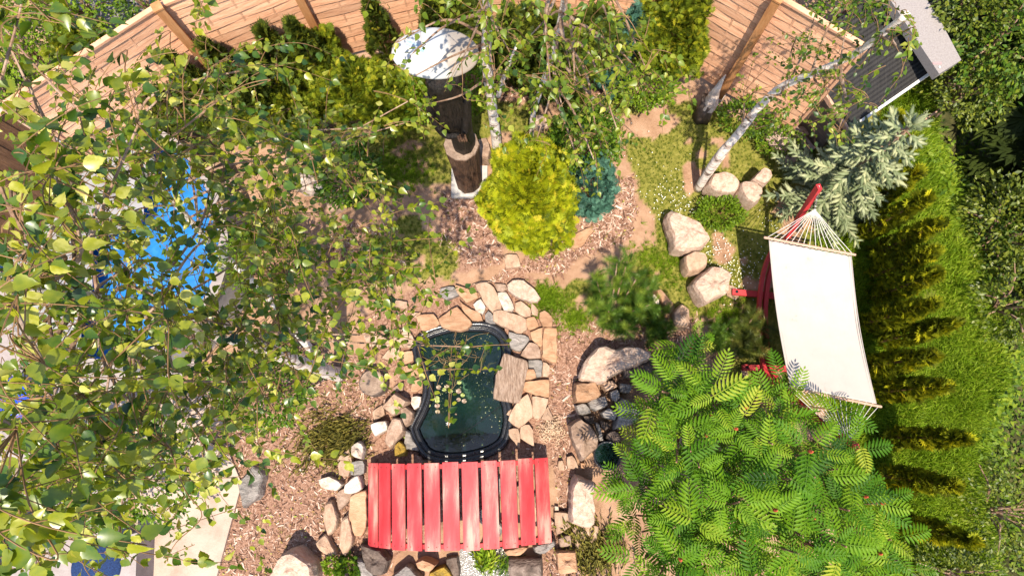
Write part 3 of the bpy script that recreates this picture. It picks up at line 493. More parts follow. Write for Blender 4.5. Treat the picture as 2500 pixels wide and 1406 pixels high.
# packed rubble between the named slabs
rock([(1100,120),(1010,115),(940,140),(1000,135)], .05, 'slab', sand_t, 'thin pale edge stone along the top of the pond paving', C3)
BO = [
 (C3, [(262,1070),(370,955),(480,1030),(360,1155)], .26, sand_t, 'square brown block stone below the cut log left of the pond', 'boulder'),
 (C3, [(402,1080),(450,1060),(510,1110),(490,1200),(440,1230),(410,1150)], .18, brownst, 'ridged brown and white stone right of the square block', 'boulder'),
 (C3, [(177,1200),(300,1170),(320,1250),(210,1300)], .2, quartz, 'pale blocky stone above the left end of the bridge', 'boulder'),
 (C3, [(352,1150),(420,1160),(440,1250),(380,1330),(330,1400),(282,1330)], .26, brownst, 'tall reddish brown rock left of the lower pond wall', 'boulder'),
 (C3, [(442,1240),(480,1260),(545,1410),(430,1400)], .12, schist, 'dark grey brown rock wedged against the lower left pond wall', 'boulder'),
 (C3, [(362,1360),(400,1320),(450,1370),(445,1450),(360,1450)], .2, moss, 'rock with bright ochre lichen by the upper edge of the bridge', 'boulder'),
 (C2, [(790,600),(830,568),(872,600),(862,690),(792,660)], .22, quartz, 'rough white quartz rock by the heath clump', 'boulder'),
 (C2, [(692,680),(760,622),(780,700),(760,790),(702,780)], .1, sand_t, 'flat tan rock left of the rough white quartz', 'slab'),
 (C2, [(777,700),(850,690),(860,770),(820,790),(772,780)], .12, schist, 'grey flat rock under the rough white quartz', 'slab'),
 (C2, [(572,812),(640,790),(720,840),(682,880),(592,860)], .12, quartz, 'pale flat rock at the far left of the left rock pile', 'slab'),
 (C2, [(742,830),(832,770),(856,860),(810,890),(737,895)], .17, quartz, 'cream angular rock beside the top left corner of the bridge', 'boulder'),
 (C2, [(682,900),(735,862),(798,900),(702,1000)], .1, brownst, 'brown rock between cream angular rock and the lower slabs', 'slab'),
 (C2, [(622,950),(670,935),(700,1050),(690,1110),(640,1160),(617,1070)], .15, sand_t, 'upright tan rock at the left of the left rock pile', 'boulder'),
 (C2, [(772,920),(865,882),(865,1100),(840,1160),(792,1150),(762,1020)], .14, sand_o, 'large orange brown slab at the left end of the bridge', 'slab'),
 (C2, [(722,1050),(768,1012),(798,1150),(790,1210),(750,1290),(707,1220)], .15, sand_t, 'long tan rock below the orange brown slab', 'boulder'),
 (C2, [(562,1190),(630,1130),(660,1190),(700,1270),(660,1290),(592,1240)], .15, sand_t, 'pinkish rock between long tan rock and the big lower left boulder', 'boulder'),
 (C2, [(275,1430),(388,1245),(450,1228),(565,1330),(575,1430)], .42, granite, 'big pink granite boulder cut by the bottom edge of the photo', 'boulder'),
 (C2, [(832,1200),(960,1228),(1030,1300),(1000,1380),(930,1390),(862,1330)], .22, darkst, 'dark craggy rock under the lower left bridge corner', 'boulder'),
 (C2, [(822,1290),(880,1308),(935,1420),(850,1420)], .2, schist, 'curved pale grey rock left of the dark craggy rock', 'boulder'),
 (C2, [(1172,1310),(1230,1287),(1320,1320),(1272,1372),(1192,1350)], .26, sand_o, 'tan lump of rock just below the middle of the bridge', 'boulder'),
 (C2, [(1032,1400),(1130,1322),(1232,1420),(1030,1430)], .2, schist, 'grey rounded rock left of the tan lump', 'boulder'),
 (C2, [(1262,1372),(1360,1330),(1425,1420),(1250,1430)], .2, moss, 'ochre stained rock under the tan lump', 'boulder'),
 (C2, [(1362,1290),(1440,1275),(1452,1420),(1375,1400)], .12, darkst, 'dark shaded rock left of the little cascade', 'boulder'),
 (C4, [(540,200),(558,105),(600,50),(640,5),(700,0),(760,18),(820,-5),(900,0),(980,42),(987,75),(900,110),(820,140),(690,212)], .38, granite, 'big pale granite boulder with a pointed right end above the rock pile', 'boulder'),
 (C4, [(512,215),(640,205),(680,290),(620,320),(512,345),(505,300)], .28, sand_o, 'tan block stone right under the big pointed granite boulder', 'boulder'),
 (C4, [(667,210),(740,198),(780,240),(700,275)], .2, sand_t, 'small tan rock right of the tan block', 'boulder'),
 (C4, [(587,330),(700,290),(720,350),(640,395),(600,375)], .22, schist, 'glittering grey rock below the tan block', 'boulder'),
 (C4, [(507,350),(580,340),(620,400),(532,415)], .2, schist, 'blue grey rock at the left edge of the right rock pile', 'boulder'),
 (C4, [(557,415),(640,410),(630,470),(580,470)], .14, darkst, 'small dark rock above the large brown upright boulder', 'boulder'),
 (C4, [(722,270),(770,250),(790,310),(760,340),(735,320)], .24, schist, 'grey cobble between tan rock and the big shiny grey boulder', 'boulder'),
 (C4, [(762,350),(800,300),(880,340),(918,380),(900,440),(830,490),(742,500),(770,430)], .32, schist, 'largest shiny grey boulder of the right rock pile', 'boulder'),
 (C4, [(667,400),(720,365),(775,400),(760,450),(690,430)], .26, schist, 'rounded grey brown rock left of the largest shiny grey boulder', 'boulder'),
 (C4, [(662,440),(740,470),(700,515),(670,490)], .16, darkst, 'dark wedge rock below the rounded grey brown rock', 'boulder'),
 (C4, [(632,450),(660,460),(690,580),(660,580)], .2, schist, 'thin upright grey shard in the right rock pile', 'boulder'),
 (C4, [(467,480),(540,420),(600,470),(660,570),(650,620),(550,700),(502,600)], .32, brownst, 'large upright rough boulder with pale streaks beside the bark path', 'boulder'),
 (C4, [(702,520),(760,500),(810,550),(780,600),(692,560)], .18, darkst, 'dark grey rock above the round black tub', 'boulder'),
 (C4, [(782,210),(870,230),(850,280),(782,270)], .18, schist, 'grey rock between the shiny boulder and the dark log', 'boulder'),
 (C4, [(882,612),(930,570),(960,640),(902,660)], .2, sand_t, 'reddish rock at the edge of the sumac leaves', 'boulder'),
 (C4, [(482,870),(500,810),(522,780),(640,830),(612,900),(635,1000),(645,1085),(602,1105),(482,1070)], .36, granite, 'tall white boulder right of the bridge with shaded top', 'boulder'),
 (C4, [(412,695),(440,690),(455,758),(410,755)], .08, sand_t, 'small square tan stone right of the bridge', 'slab'),
 (C4, [(462,670),(500,660),(540,740),(467,745)], .09, sand_t, 'tan stone with fern shadow right of the small square one', 'slab'),
 (C4, [(542,700),(580,700),(582,750),(547,742)], .1, sand_o, 'small rosy stone beneath the large streaked boulder', 'boulder'),
 (C4, [(387,1012),(480,1020),(490,1100),(402,1150)], .1, sand_t, 'flat pinkish slab at the lower right bridge corner', 'slab'),
 (C4, [(502,1100),(665,1100),(650,1180),(542,1270)], .09, sand_t, 'triangular pink slab below the tall white boulder', 'slab'),
 (C4, [(387,970),(415,975),(418,1005),(387,1006)], .06, quartz, 'tiny pale chip stone by the right side of the bridge', 'slab'),
 (C4, [(405,1165),(490,1140),(495,1215),(420,1230)], .12, brownst, 'shaded brown stone between the slab and the square sawn block', 'boulder'),
 (C4, [(250,1220),(390,1172),(402,1205),(330,1262),(262,1255)], .2, schist, 'long grey stone under the lower right bridge edge', 'boulder'),
 (C4, [(70,1245),(160,1222),(235,1215),(180,1270),(95,1275)], .2, sand_o, 'orange stone sticking out below the bridge planks', 'boulder'),
 (C4, [(390,1250),(520,1240),(532,1370),(412,1385)], .2, sand_o, 'squared orange block with stringy stems over it', 'boulder'),
 (C6, [(590,285),(640,185),(760,182),(830,210),(880,262),(840,350),(760,360),(680,350)], .34, granite, 'wide pale boulder at the foot of the leaning birch', 'boulder'),
 (C6, [(868,268),(930,250),(975,250),(1062,310),(1065,360),(1040,420),(990,462),(900,400),(865,330)], .34, granite, 'rounded pale boulder in the middle of the three by the birch', 'boulder'),
 (C6, [(960,240),(1060,140),(1120,180),(1137,230),(1070,305),(1010,270)], .4, granite, 'upright pale boulder rightmost of the three by the birch', 'boulder'),
 (C6, [(245,560),(285,495),(400,545),(500,600),(560,650),(628,745),(590,780),(540,830),(400,850),(302,838),(300,720)], .36, granite, 'large triangular granite boulder on the lawn by the daisies', 'boulder'),
 (C6, [(388,890),(470,850),(580,852),(605,900),(605,960),(540,1020),(430,1030),(405,980)], .32, sand_t, 'cube like boulder with a dark shaded left face', 'boulder'),
 (C6, [(462,1120),(540,1040),(650,945),(720,960),(822,1040),(790,1100),(780,1180),(700,1230),(650,1250),(570,1300),(510,1200)], .34, granite, 'large flat topped granite boulder beside the hammock foot', 'boulder'),
 (C6, [(785,1160),(800,1100),(890,1145),(890,1215),(860,1240),(790,1200)], .04, sand_t, 'flat paving stone under the upper hammock foot', 'slab'),
 (C6, [(60,1320),(150,1188),(200,1250),(200,1290),(120,1310)], .26, quartz, 'white sloping rock by the pine', 'boulder'),
 (C6, [(160,1165),(205,1150),(330,1280),(290,1320),(240,1310)], .24, sand_o, 'leaning orange plank like stone by the pine', 'boulder'),
 (C6, [(320,1350),(395,1270),(455,1320),(458,1420),(440,1500),(320,1480)], .24, sand_t, 'squarish peach stone at the end of the pine bed', 'boulder'),
 ((1800,880,2.673), [(20,60),(70,60),(72,110),(40,112)], .03, sand_t, 'flat paving stone under the lower hammock foot', 'slab'),
 ((0,0,1), [(1232,622),(1262,622),(1272,650),(1235,655)], .08, sand_t, 'pale stone peeping out under the golden conifer', 'slab'),
 ((0,0,1), [(1385,585),(1440,555),(1450,565),(1420,600),(1395,605)], .05, sand_o, 'flat reddish stone lying in the bark beside the golden conifer', 'slab'),
 ((0,0,1), [(1305,290),(1330,285),(1345,310),(1322,320),(1305,312)], .14, granite, 'small pale rock behind the golden conifer', 'boulder'),
 ((0,0,1), [(1165,345),(1190,340),(1200,375),(1195,400),(1175,395)], .22, brownst, 'grey brown rock behind the sculpture plinth', 'boulder'),
 ((0,0,1), [(705,450),(760,410),(790,425),(800,470),(740,475)], .2, quartz, 'pale pink rocks corner left of the dark green shrub', 'boulder'),
 ((0,0,1), [(925,515),(950,500),(968,530),(950,545),(930,540)], .12, sand_t, 'lone tan rock between the birch leaves and the bark', 'boulder'),
 ((0,0,1), [(790,480),(830,475),(850,510),(810,525)], .15, sand_t, 'tan rock under the dark green shrub', 'boulder'),
 ((0,0,1), [(585,1180),(620,1130),(650,1160),(640,1210),(600,1240)], .16, schist, 'grey rock at the edge of the pale paving', 'boulder'),
 ((0,0,1), [(1925,320),(1960,310),(1975,335),(1940,345)], .1, sand_t, 'tan rock at the corner of the black roofed shed', 'boulder'),
]
for off, p, zt, mt_, lab, kd in BO: rock(p, zt, kd, mt_, lab, off)

# ================================================================ LOGS, SHAVINGS, TUB
def log(a, b_, r, label, name='log', endmat=cutw, mat=logw):
    a = np.array(a, float); b_ = np.array(b_, float); o = empty(name, a, label, 'log'); mb = MB()
    P = [a + (b_ - a) * t for t in np.linspace(0, 1, 7)]; mb.tube(P, [r * random.uniform(.95, 1.05) for _ in P], 16, jit=.1); mb.build('bark', mat, o, True)
    d = (b_ - a) / np.linalg.norm(b_ - a)
    for e, s in ((b_, 1),):
        mb = MB(); mb.tube([e, e + d * .006], [r * .93, r * .9], 18, jit=.06); mb.build('cut_end', endmat, o)
    return o
p = W(920, 938, 0); log((p[0], p[1], -.05), (p[0] - .01, p[1] + .01, .22), .15, 'upright cut log stump left of the pond', 'log_stump')
a = W(1245, 1385, .12); b_ = W(1322, 1384, .16); log(a, b_, .11, 'weathered log lying below the lower right of the bridge', 'log', logw)
a = W(1590, 900, .1); b_ = W(1520, 905, .12); log(a, b_, .09, 'dark log half under the sumac by the granite boulder', 'log', darkst, darkst)
a = W(1240, 800, 0)
p = W(1478, 1110, 0); o = empty('round_tub', p, 'round black tub between the rock pile and the sumac', 'tub'); mb = MB()
n_ = 28; prof2 = [(.13, 0), (.15, .2), (.158, .2), (.158, .215), (.14, .215), (.135, .12)]
loopstrip(mb, [[(p[0] + r * math.cos(6.2832 * k / n_), p[1] + r * math.sin(6.2832 * k / n_), z) for k in range(n_)] for r, z in prof2], True); mb.build('wall', black_pl, o, True)
mb = MB(); mb.add([(p[0] + .136 * math.cos(6.2832 * k / n_), p[1] + .136 * math.sin(6.2832 * k / n_), .15) for k in range(n_)], [tuple(range(n_))]); mb.build('water_surface', waterM, o)
# chips
chipT = ([(0, -.12, 0), (1, -.08, .05), (1, .1, .0), (0, .12, .06), (.5, 0, .09)], [(0, 1, 4), (1, 2, 4), (2, 3, 4), (3, 0, 4)])
bark_chip = leafmat('bark_chip', [(0, (.07, .036, .024)), (.35, (.24, .125, .085)), (.7, (.43, .27, .20)), (1, (.60, .46, .38))], .0, .85, .2)
def scatter_poly(polys, n, z=0.0, zonefn=None):
    al = np.array([q for p in polys for q in p]); lo = al.min(0); hi = al.max(0); out = []
    P = rng.uniform(lo, hi, (n * 6, 2)); k = np.zeros(len(P), bool)
    k = zonefn(P[:, 0], P[:, 1]) if zonefn else zone(polys, P[:, 0], P[:, 1])
    k &= ~inpoly(P[:, 0], P[:, 1], [tuple(q) for q in outset(PWC, .05 * SGN)])
    return P[k][:n]
ns = 15500
tot = np.concatenate([scatter_poly([q], int(ns * w_)) for q, w_ in zip(MULCH, (.36, .07, .18, .18, .12, .08, .06))])
n_ = len(tot); az = rng.uniform(0, 6.28, n_); d = np.stack([np.cos(az), np.sin(az), rng.normal(0, .22, n_)], 1)
tag(instmesh('bark_mulch', chipT, np.column_stack([tot, gz(tot[:, 0], tot[:, 1]) + .006]), frames(d, np.tile([0, 0, 1.], (n_, 1)) + rng.normal(size=(n_, 3)) * .4), rng.gamma(3, .0095, n_) + .008, rng.random(n_) ** 1.2, bark_chip), 'loose brown and pinkish bark chips covering the planting beds', 'mulch', kind='stuff')
c = W(1345, 1050, 0); n_ = 700; q = rng.normal(size=(n_, 2)) * .075; hh = .10 * np.exp(-(q ** 2).sum(1) / .012); d = rng.normal(size=(n_, 3)) * [1, 1, .5]
tag(instmesh('wood_shavings', chipT, np.column_stack([q + c[:2], hh + .01]), frames(d), rng.uniform(.015, .04, n_), rng.uniform(.8, 1, n_), leafmat('pale_shaving', [(0, (.3, .18, .1)), (.9, (.55, .38, .25)), (1, (.65, .5, .36))], 0, .8)), 'small round heap of pale wood shavings on the bark path', 'shavings', kind='stuff')

# ================================================================ BRIDGE
bp_ = dict(cx=-.7654, cy=-.8374, rot=.0376, kap=.6749, pitch=.2053, w=.8856, tilt=-.0857, pw=.172)
def bpt(s, v, dz=0.0, z0=.2):
    th = s * bp_['kap'] + bp_['tilt']; thE = 5.5 * bp_['pitch'] * bp_['kap']; k = bp_['kap']; rr_ = 1 / k + dz
    x = np.sin(th) * rr_ - np.sin(bp_['tilt']) / k; z = z0 + np.cos(th) * rr_ - np.cos(thE) / k
    c_, s_ = math.cos(bp_['rot']), math.sin(bp_['rot']); return np.array((bp_['cx'] + x * c_ - v * s_, bp_['cy'] + x * s_ + v * c_, z))
screwM = plain('rusty_screw', (.10, .035, .02), .6)
br = empty('footbridge', (bp_['cx'], bp_['cy'], 0), 'small arched red footbridge of eleven worn planks across the stones', 'bridge')
for k in range(11):
    s0 = (k - 5) * bp_['pitch']; hw = bp_['w'] / 2; c_ = bpt(s0, 0, -.011); mb = MB(); e = bp_['pw'] / 2
    dv = random.uniform(-.006, .006)
    vs = [bpt(s0 + sx * e, sy * hw + dv, dz) - c_ for sx in (-1, 1) for sy in (-1, 1) for dz in (-.022, 0)]
    mb.add(vs, [(0, 1, 3, 2), (4, 6, 7, 5), (0, 4, 5, 1), (2, 3, 7, 6), (0, 2, 6, 4), (1, 5, 7, 3)])
    o = mb.build('plank', red_worn); o.parent = br; o.location = V3(c_ - np.array([bp_['cx'], bp_['cy'], 0]))
    bv = o.modifiers.new('b', 'BEVEL'); bv.width = .003; bv.segments = 2
    for sx in (-.045, .045):
        for v_ in (-.402, .402):
            mb = MB(); q0 = bpt(s0 + sx, v_, .0005) - c_; q1 = bpt(s0 + sx, v_, .0022) - c_; mb.tube([q0, q1], .0055, 8); sc_ = mb.build('screw', screwM); sc_.parent = o
for sy in (-1, 1):
    mb = MB(); n_ = 25; vs = []
    for k in range(n_):
        s0 = (k / (n_ - 1) - .5) * 11 * bp_['pitch']
        for v in (sy * .425, sy * .38):
            for dz in (-.023, -.12): vs.append(bpt(s0, v, dz))
    fs = []
    for k in range(n_ - 1):
        a = k * 4; b0 = a + 4; fs += [(a, b0, b0 + 1, a + 1), (a + 2, a + 3, b0 + 3, b0 + 2), (a, a + 2, b0 + 2, b0), (a + 1, b0 + 1, b0 + 3, a + 3)]
    fs += [(0, 1, 3, 2), ((n_ - 1) * 4, (n_ - 1) * 4 + 2, (n_ - 1) * 4 + 3, (n_ - 1) * 4 + 1)]
    mb.add(vs, fs); mb.build('side_beam', red_p, br)
# little water below the bridge and rubble under it
sparkle, n, b = newmat('running_water'); b.inputs['Base Color'].default_value = (.24, .22, .20, 1); b.inputs['Roughness'].default_value = .12; b.inputs['Specular IOR Level'].default_value = .8
q = n.nodes.new('ShaderNodeTexNoise'); q.inputs['Scale'].default_value = 22; q.inputs['Detail'].default_value = 3; tc = n.nodes.new('ShaderNodeTexCoord'); n.links.new(tc.outputs['Object'], q.inputs['Vector'])
q2 = n.nodes.new('ShaderNodeBump'); q2.inputs['Strength'].default_value = 1; q2.inputs['Distance'].default_value = .03; n.links.new(q.outputs[0], q2.inputs['Height']); n.links.new(q2.outputs[0], b.inputs['Normal'])
tag(patch('water', [(1122, 1340), (1250, 1335), (1262, 1450), (1118, 1450)], .02, sparkle, .03), kind='structure')
for k in range(26):
    s0 = random.uniform(-1, 1); v = random.uniform(-.36, .36); c_ = bpt(s0, v); r = random.uniform(.05, .11); a0 = random.random()
    zt = random.uniform(.06, .13); pts = []
    for q_ in range(7):
        a = a0 + q_ * .9; pts.append((c_[0] + r * math.cos(a) * random.uniform(.75, 1.2), c_[1] + r * math.sin(a) * random.uniform(.75, 1.2)))
    cx_, cy_ = np.mean(pts, 0); mb = MB(); vs = [(x - cx_, y - cy_, 0) for x, y in pts] + [((x - cx_) * 1.02, (y - cy_) * 1.02, zt * .6) for x, y in pts] + [((x - cx_) * .8, (y - cy_) * .8, zt) for x, y in pts]
    mb.add(vs, [(i, (i + 1) % 7, (i + 1) % 7 + 7, i + 7) for i in range(7)] + [(i + 7, (i + 1) % 7 + 7, (i + 1) % 7 + 14, i + 14) for i in range(7)] + [tuple(range(14, 21))])
    o = mb.build('rubble_stone', random.choice([sand_t, brownst, darkst, schist])); o.location = (cx_, cy_, 0)
    tag(o, 'rubble stone in the shade beneath the red bridge planks', 'stone', 'rubble stones under the bridge')

# ================================================================ HAMMOCK
sp0 = W(1867, 580, 1.0); sp1 = W(2087, 622, 1.0); ringT = W(1989, 512, 1.18)
sb1 = W(2150, 992, 1.0); ringB = W(2070, 1078, 1.18); sb0 = sb1 - (sp1 - sp0) * np.array([1, 1, 1]) + np.array([.0, .0, 0])
stand = empty('hammock_stand', W(1880, 800, 0), 'red painted arched hammock stand with two crossbar feet', 'hammock stand')
arc = [W(2000, 456, 1.45), W(1966, 508, 1.05), W(1925, 575, .62), W(1884, 650, .30), W(1869, 735, .16), W(1870, 810, .12), W(1882, 900, .18)]
low = arc[5]; tipB = np.array([ringB[0] - .0, ringB[1] - .05, 1.36])
arc += [(arc[6] * .62 + tipB * .38) - np.array([0, 0, .22]), (arc[6] * .28 + tipB * .72) - np.array([0, 0, .18]), tipB]
AC = curve(arc, 8)
def ribbon(pts, wdt, hgt, off, mb):
    vs = []; n_ = len(pts)
    for i in range(n_):
        d = np.array(pts[min(i + 1, n_ - 1)]) - np.array(pts[max(i - 1, 0)]); d /= np.linalg.norm(d)
        sx = np.cross(d, [0, 0, 1]); sx[2] = 0; sx /= np.linalg.norm(sx); up = np.cross(sx, d); c_ = np.array(pts[i]) + sx * off
        for a_, b0 in ((-1, -1), (1, -1), (1, 1), (-1, 1)): vs.append(c_ + sx * a_ * wdt / 2 + up * b0 * hgt / 2)
    fs = [(i * 4 + k, i * 4 + (k + 1) % 4, i * 4 + 4 + (k + 1) % 4, i * 4 + 4 + k) for i in range(n_ - 1) for k in range(4)] + [(3, 2, 1, 0), tuple((n_ - 1) * 4 + k for k in range(4))]
    mb.add(vs, fs)
mb = MB(); ribbon(AC, .044, .065, 0, mb); mb.build('arch_beam', red_p, stand)
mid = AC[20:62]; mb = MB(); ribbon(mid, .04, .06, .07, mb); mb.build('arch_beam', red_p, stand)
for (ax, ay) in ((1787, 713), (1812, 897)):
    a = W(ax, ay, .06); a[2] = .06; b_ = a + np.array([1.05, (-.1 if ay < 800 else -.03), 0]); mb = MB(); mb.beam(a, b_, .07, .05); mb.build('foot', red_p, stand)
    mb = MB(); mb.tube([a + [.05, 0, .027], a + [.05, 0, .031]], .018, 8); mb.build('bolt', black_pl, stand)
ham = empty('hammock', (sp0 + sb1) / 2 * [1, 1, 0], 'cream canvas hammock with wooden spreader bars and white ropes', 'hammock')
nu, nv_ = 52, 80; vs = []; u_in = .045
def bed(u, v):
    a = sp0 + (sp1 - sp0) * (u_in + (1 - 2 * u_in) * u); b0 = sb0 + (sb1 - sb0) * (u_in + (1 - 2 * u_in) * u); p_ = a + (b0 - a) * (.012 + .976 * v)
    p_ = p_.copy(); p_[2] -= .10 * math.sin(math.pi * v) * (1 - .25 * abs(2 * u - 1) ** 3); return p_
for j in range(nv_ + 1):
    for i in range(nu + 1):
        u, v = i / nu, j / nv_; p_ = bed(u, v)
        if j == 0: p_ = p_ + (bed(u, .03) - p_) * (.25 * (1 - math.cos(2 * math.pi * u * 13)) * .5)
        p_[2] += .003 * math.sin(u * 9 + v * 4) + .008 * mnoise.noise(Vector((u * 5, v * 3, 0))) + .006 * mnoise.noise(Vector((u * 14, v * 5, 4))) * (1 - v * .5); vs.append(p_)
mb = MB(); mb.add(vs, [(j * (nu + 1) + i, (j + 1) * (nu + 1) + i, (j + 1) * (nu + 1) + i + 1, j * (nu + 1) + i + 1) for j in range(nv_) for i in range(nu)]); bo = mb.build('canvas_bed', canvas, ham, True)
sd = bo.modifiers.new('s', 'SOLIDIFY'); sd.thickness = .004
for u in (.0, .028, .972, 1.0):
    mb = MB(); mb.tube([bed(u, t) + [0, 0, .003] for t in np.linspace(0, 1, 30)], .0045 if u in (0, 1) else .0022, 6); mb.build('hem', canvas, ham, True)
for a, b_ in ((sp0, sp1), (sb0, sb1)):
    mb = MB(); mb.tube([a - (b_ - a) * .01, a, b_, b_ + (b_ - a) * .01], [.011, .014, .014, .011], 10); mb.build('spreader_bar', barw, ham, True)
for ri, (a, b_, rg_) in enumerate(((sp0, sp1, ringT), (sb0, sb1, ringB))):
    mb = MB()
    for k in range(15):
        e = a + (b_ - a) * (.02 + .96 * k / 14); kn = rg_ + (e - rg_) * .09; mb.tube([rg_, kn, (kn + e) / 2 - [0, 0, .012], e], .0032, 5)
    mb.tube([rg_ - (a + b_ - 2 * rg_) * .012, rg_ + (a + b_ - 2 * rg_) * .055], [.010, .020], 8); mb.build('rope_fan', rope, ham)
    mb = MB()
    for k in range(13):
        u = (k + .5) / 13; p0 = bed(u, 0 if ri == 0 else 1); q_ = a + (b_ - a) * (u_in + (1 - 2 * u_in) * (k / 13)); q2_ = a + (b_ - a) * (u_in + (1 - 2 * u_in) * ((k + 1) / 13)); mb.tube([q_, p0, q2_], .0022, 4)
    mb.build('lacing', rope, ham)
chainM = plain('galvanised_chain', (.45, .44, .42), .35, .5, .8)
for rg_, tip in ((ringT, AC[0]), (ringB, AC[-1])):
    mb = MB(); n_ = 7
    for k in range(n_):
        c_ = rg_ + (np.array(tip) - rg_) * (k + .5) / n_; d = (np.array(tip) - rg_); L = np.linalg.norm(d); d /= L; s1 = np.cross(d, [0, 0, 1]) if k % 2 else np.cross(d, [1, 0, 0]); s1 /= np.linalg.norm(s1)
        mb.tube([c_ + (d * math.cos(t) * L / n_ * .62 + s1 * math.sin(t) * .011) for t in np.linspace(0, 2 * math.pi, 11)], .0028, 5)
    mb.build('chain', chainM, ham)

# ================================================================ FENCE
fn = [(-4.97, 3.0), (-3.59, 4.03), (-2.42, 4.54), (-1.02, 4.92), (.35, 5.02), (1.5, 4.74), (2.486, 4.05), (3.28, 3.50)]
fence = empty('timber_fence', (0, 4.9, 0), 'tall woven board fence in pinkish new timber curving round the garden', 'fence')
FH = 2.0
def panel(a, b_, parent, sunk=.14, rows=16):
    a = np.array([*a, 0.]); b_ = np.array([*b_, 0.]); d = b_ - a; L = np.linalg.norm(d); d /= L; nr = np.array([-d[1], d[0], 0]); mb = MB(); bh = (FH - sunk) / rows
    segs = 24; nb = 3
    for r in range(rows):
        z0 = sunk + r * bh; ph = 1 if r % 2 else -1; vs = []; fs = []; ti = random.uniform(-.004, .004); vv = random.random()
        for k in range(segs + 1):
            t = k / segs; o_ = .0035 * ph * math.cos(math.pi * t * (nb + 1)); p_ = a + d * (L * t) + nr * o_
            for (zz, th) in ((z0 + ti - .004, -.004), (z0 + bh * .96 + ti, -.004), (z0 + bh * .96 + ti, .004), (z0 + ti - .004, .004)): vs.append(p_ + nr * (th + (.006 if zz > z0 + .02 else -.006)) + np.array([0, 0, zz]))
        for k in range(segs):
            q_ = k * 4; fs += [(q_, q_ + 4, q_ + 5, q_ + 1), (q_ + 1, q_ + 5, q_ + 6, q_ + 2), (q_ + 2, q_ + 6, q_ + 7, q_ + 3), (q_ + 3, q_ + 7, q_ + 4, q_)]
        fs += [(0, 1, 2, 3), (segs * 4 + 3, segs * 4 + 2, segs * 4 + 1, segs * 4)]; mb.add(vs, fs, vv)
    o = mb.build('woven_panel', wood_f, parent)
    mb = MB()
    for k in range(1, nb + 1):
        p_ = a + d * L * k / (nb + 1); mb.box(p_ + [0, 0, (FH + sunk) / 2], (.022, .014, FH - sunk - .02), np.array([d, nr, [0, 0, 1]]).T, .3)
    for t in (.012, .988): mb.box(a + d * L * t + [0, 0, (FH + sunk) / 2], (.03, .05, FH - sunk + .01), np.array([d, nr, [0, 0, 1]]).T, .4)
    mb.build('batten', wood_f, parent)
    mb = MB(); mb.beam(a + d * .0 + [0, 0, FH + .018], b_ + [0, 0, FH + .018], .055, .03, var=.35); mb.build('top_rail', wood_f, parent)
for a, b_ in zip(fn[:-1], fn[1:]): panel(a, b_, fence)
for k, (x, y) in enumerate(fn):
    if k in (0, 7): continue
    nxt = np.array(fn[k + 1]) - np.array(fn[k - 1]); nxt = nxt / np.linalg.norm(nxt); nr = np.array([-nxt[1], nxt[0]]); c_ = np.array([x, y]) - nr * .065
    Rm = np.array([[nxt[0], nr[0], 0], [nxt[1], nr[1], 0], [0, 0, 1]]); mb = MB(); mb.box((c_[0], c_[1], (FH + .06) / 2 + .06), (.085, .085, FH - .02), Rm); mb.box((c_[0], c_[1], FH + .085), (.1, .1, .022), Rm)
    mb.build('post', wood_p, fence); mb = MB(); mb.box((c_[0], c_[1], .03), (.10, .10, .12), Rm); mb.build('post_anchor', concrete, fence)
# side fence: dark boards at the left corner
sf = empty('board_fence', (-5.3, 2.6, 0), 'dark brown close boarded fence side at the far left corner', 'fence'); mb = MB()
a = np.array([-4.99, 2.97, 0]); d = np.array([-.62, -1.0, 0]); d /= np.linalg.norm(d)
for k in range(16): p_ = a + d * (.06 + k * .110) + np.array([.008, -.005, 0]) * (k % 2); mb.beam(p_ + [0, 0, .05], p_ + [0, 0, 1.98 + random.uniform(-.005, .005)], .018, .118, up=tuple(d), var=random.random())
mb.build('boards', wood_d, sf); mb = MB(); mb.beam(a + [0, 0, 2.0], a + d * 1.95 + [0, 0, 2.0], .05, .03, var=.8); mb.build('top_rail', wood_f, sf)

# ================================================================ SHED at upper right
shed = empty('garden_shed', (3.7, 3.7, 0), 'low shed with black ribbed roof and white gutter edge behind the leaning birch', 'shed')
zr = 1.0
r0 = W(2068, 315, .78); r1 = W(2275, 170, .86); u = (r1 - r0); u[2] = 0; L = np.linalg.norm(u); u /= L; v = np.array([-u[1], u[0], 0]); u3 = (r1 - r0) / np.linalg.norm(r1 - r0)
def sh(s, t, z): return np.array([r0[0], r0[1], 0]) + u * s + v * t + np.array([0, 0, z])
mb = MB(); N = 46; wd = 1.05; LL = L + 1.3
for k in range(N):  # ribbed sheet
    t0, t1 = wd * k / N, wd * (k + 1) / N; h0 = .012 * (k % 2); h1 = .012 * ((k + 1) % 2)
    mb.add([sh(0, t0, .80 + .22 * t0 + h0), sh(LL, t0, .80 + .22 * t0 + h0), sh(LL, t1, .80 + .22 * t1 + h1), sh(0, t1, .80 + .22 * t1 + h1)], [(0, 1, 2, 3)])
    mb.add([sh(0, t0, .78 + .22 * t0), sh(LL, t0, .78 + .22 * t0), sh(LL, t1, .78 + .22 * t1), sh(0, t1, .78 + .22 * t1)], [(3, 2, 1, 0)])
mb.build('roof', blackroof, shed)
mb = MB(); mb.beam(sh(0, -.02, .80), sh(L + .05, -.02, .80), .03, .05); mb.build('gutter', white_t, shed)
mb = MB(); mb.beam(sh(-.015, -.02, .79), sh(-.015, wd, .79 + .22 * wd), .03, .07); mb.beam(sh(-.02, -.02, .60), sh(-.02, -.02, .84), .05, .05, up=(1, 0, 0)); mb.build('fascia', barw, shed)
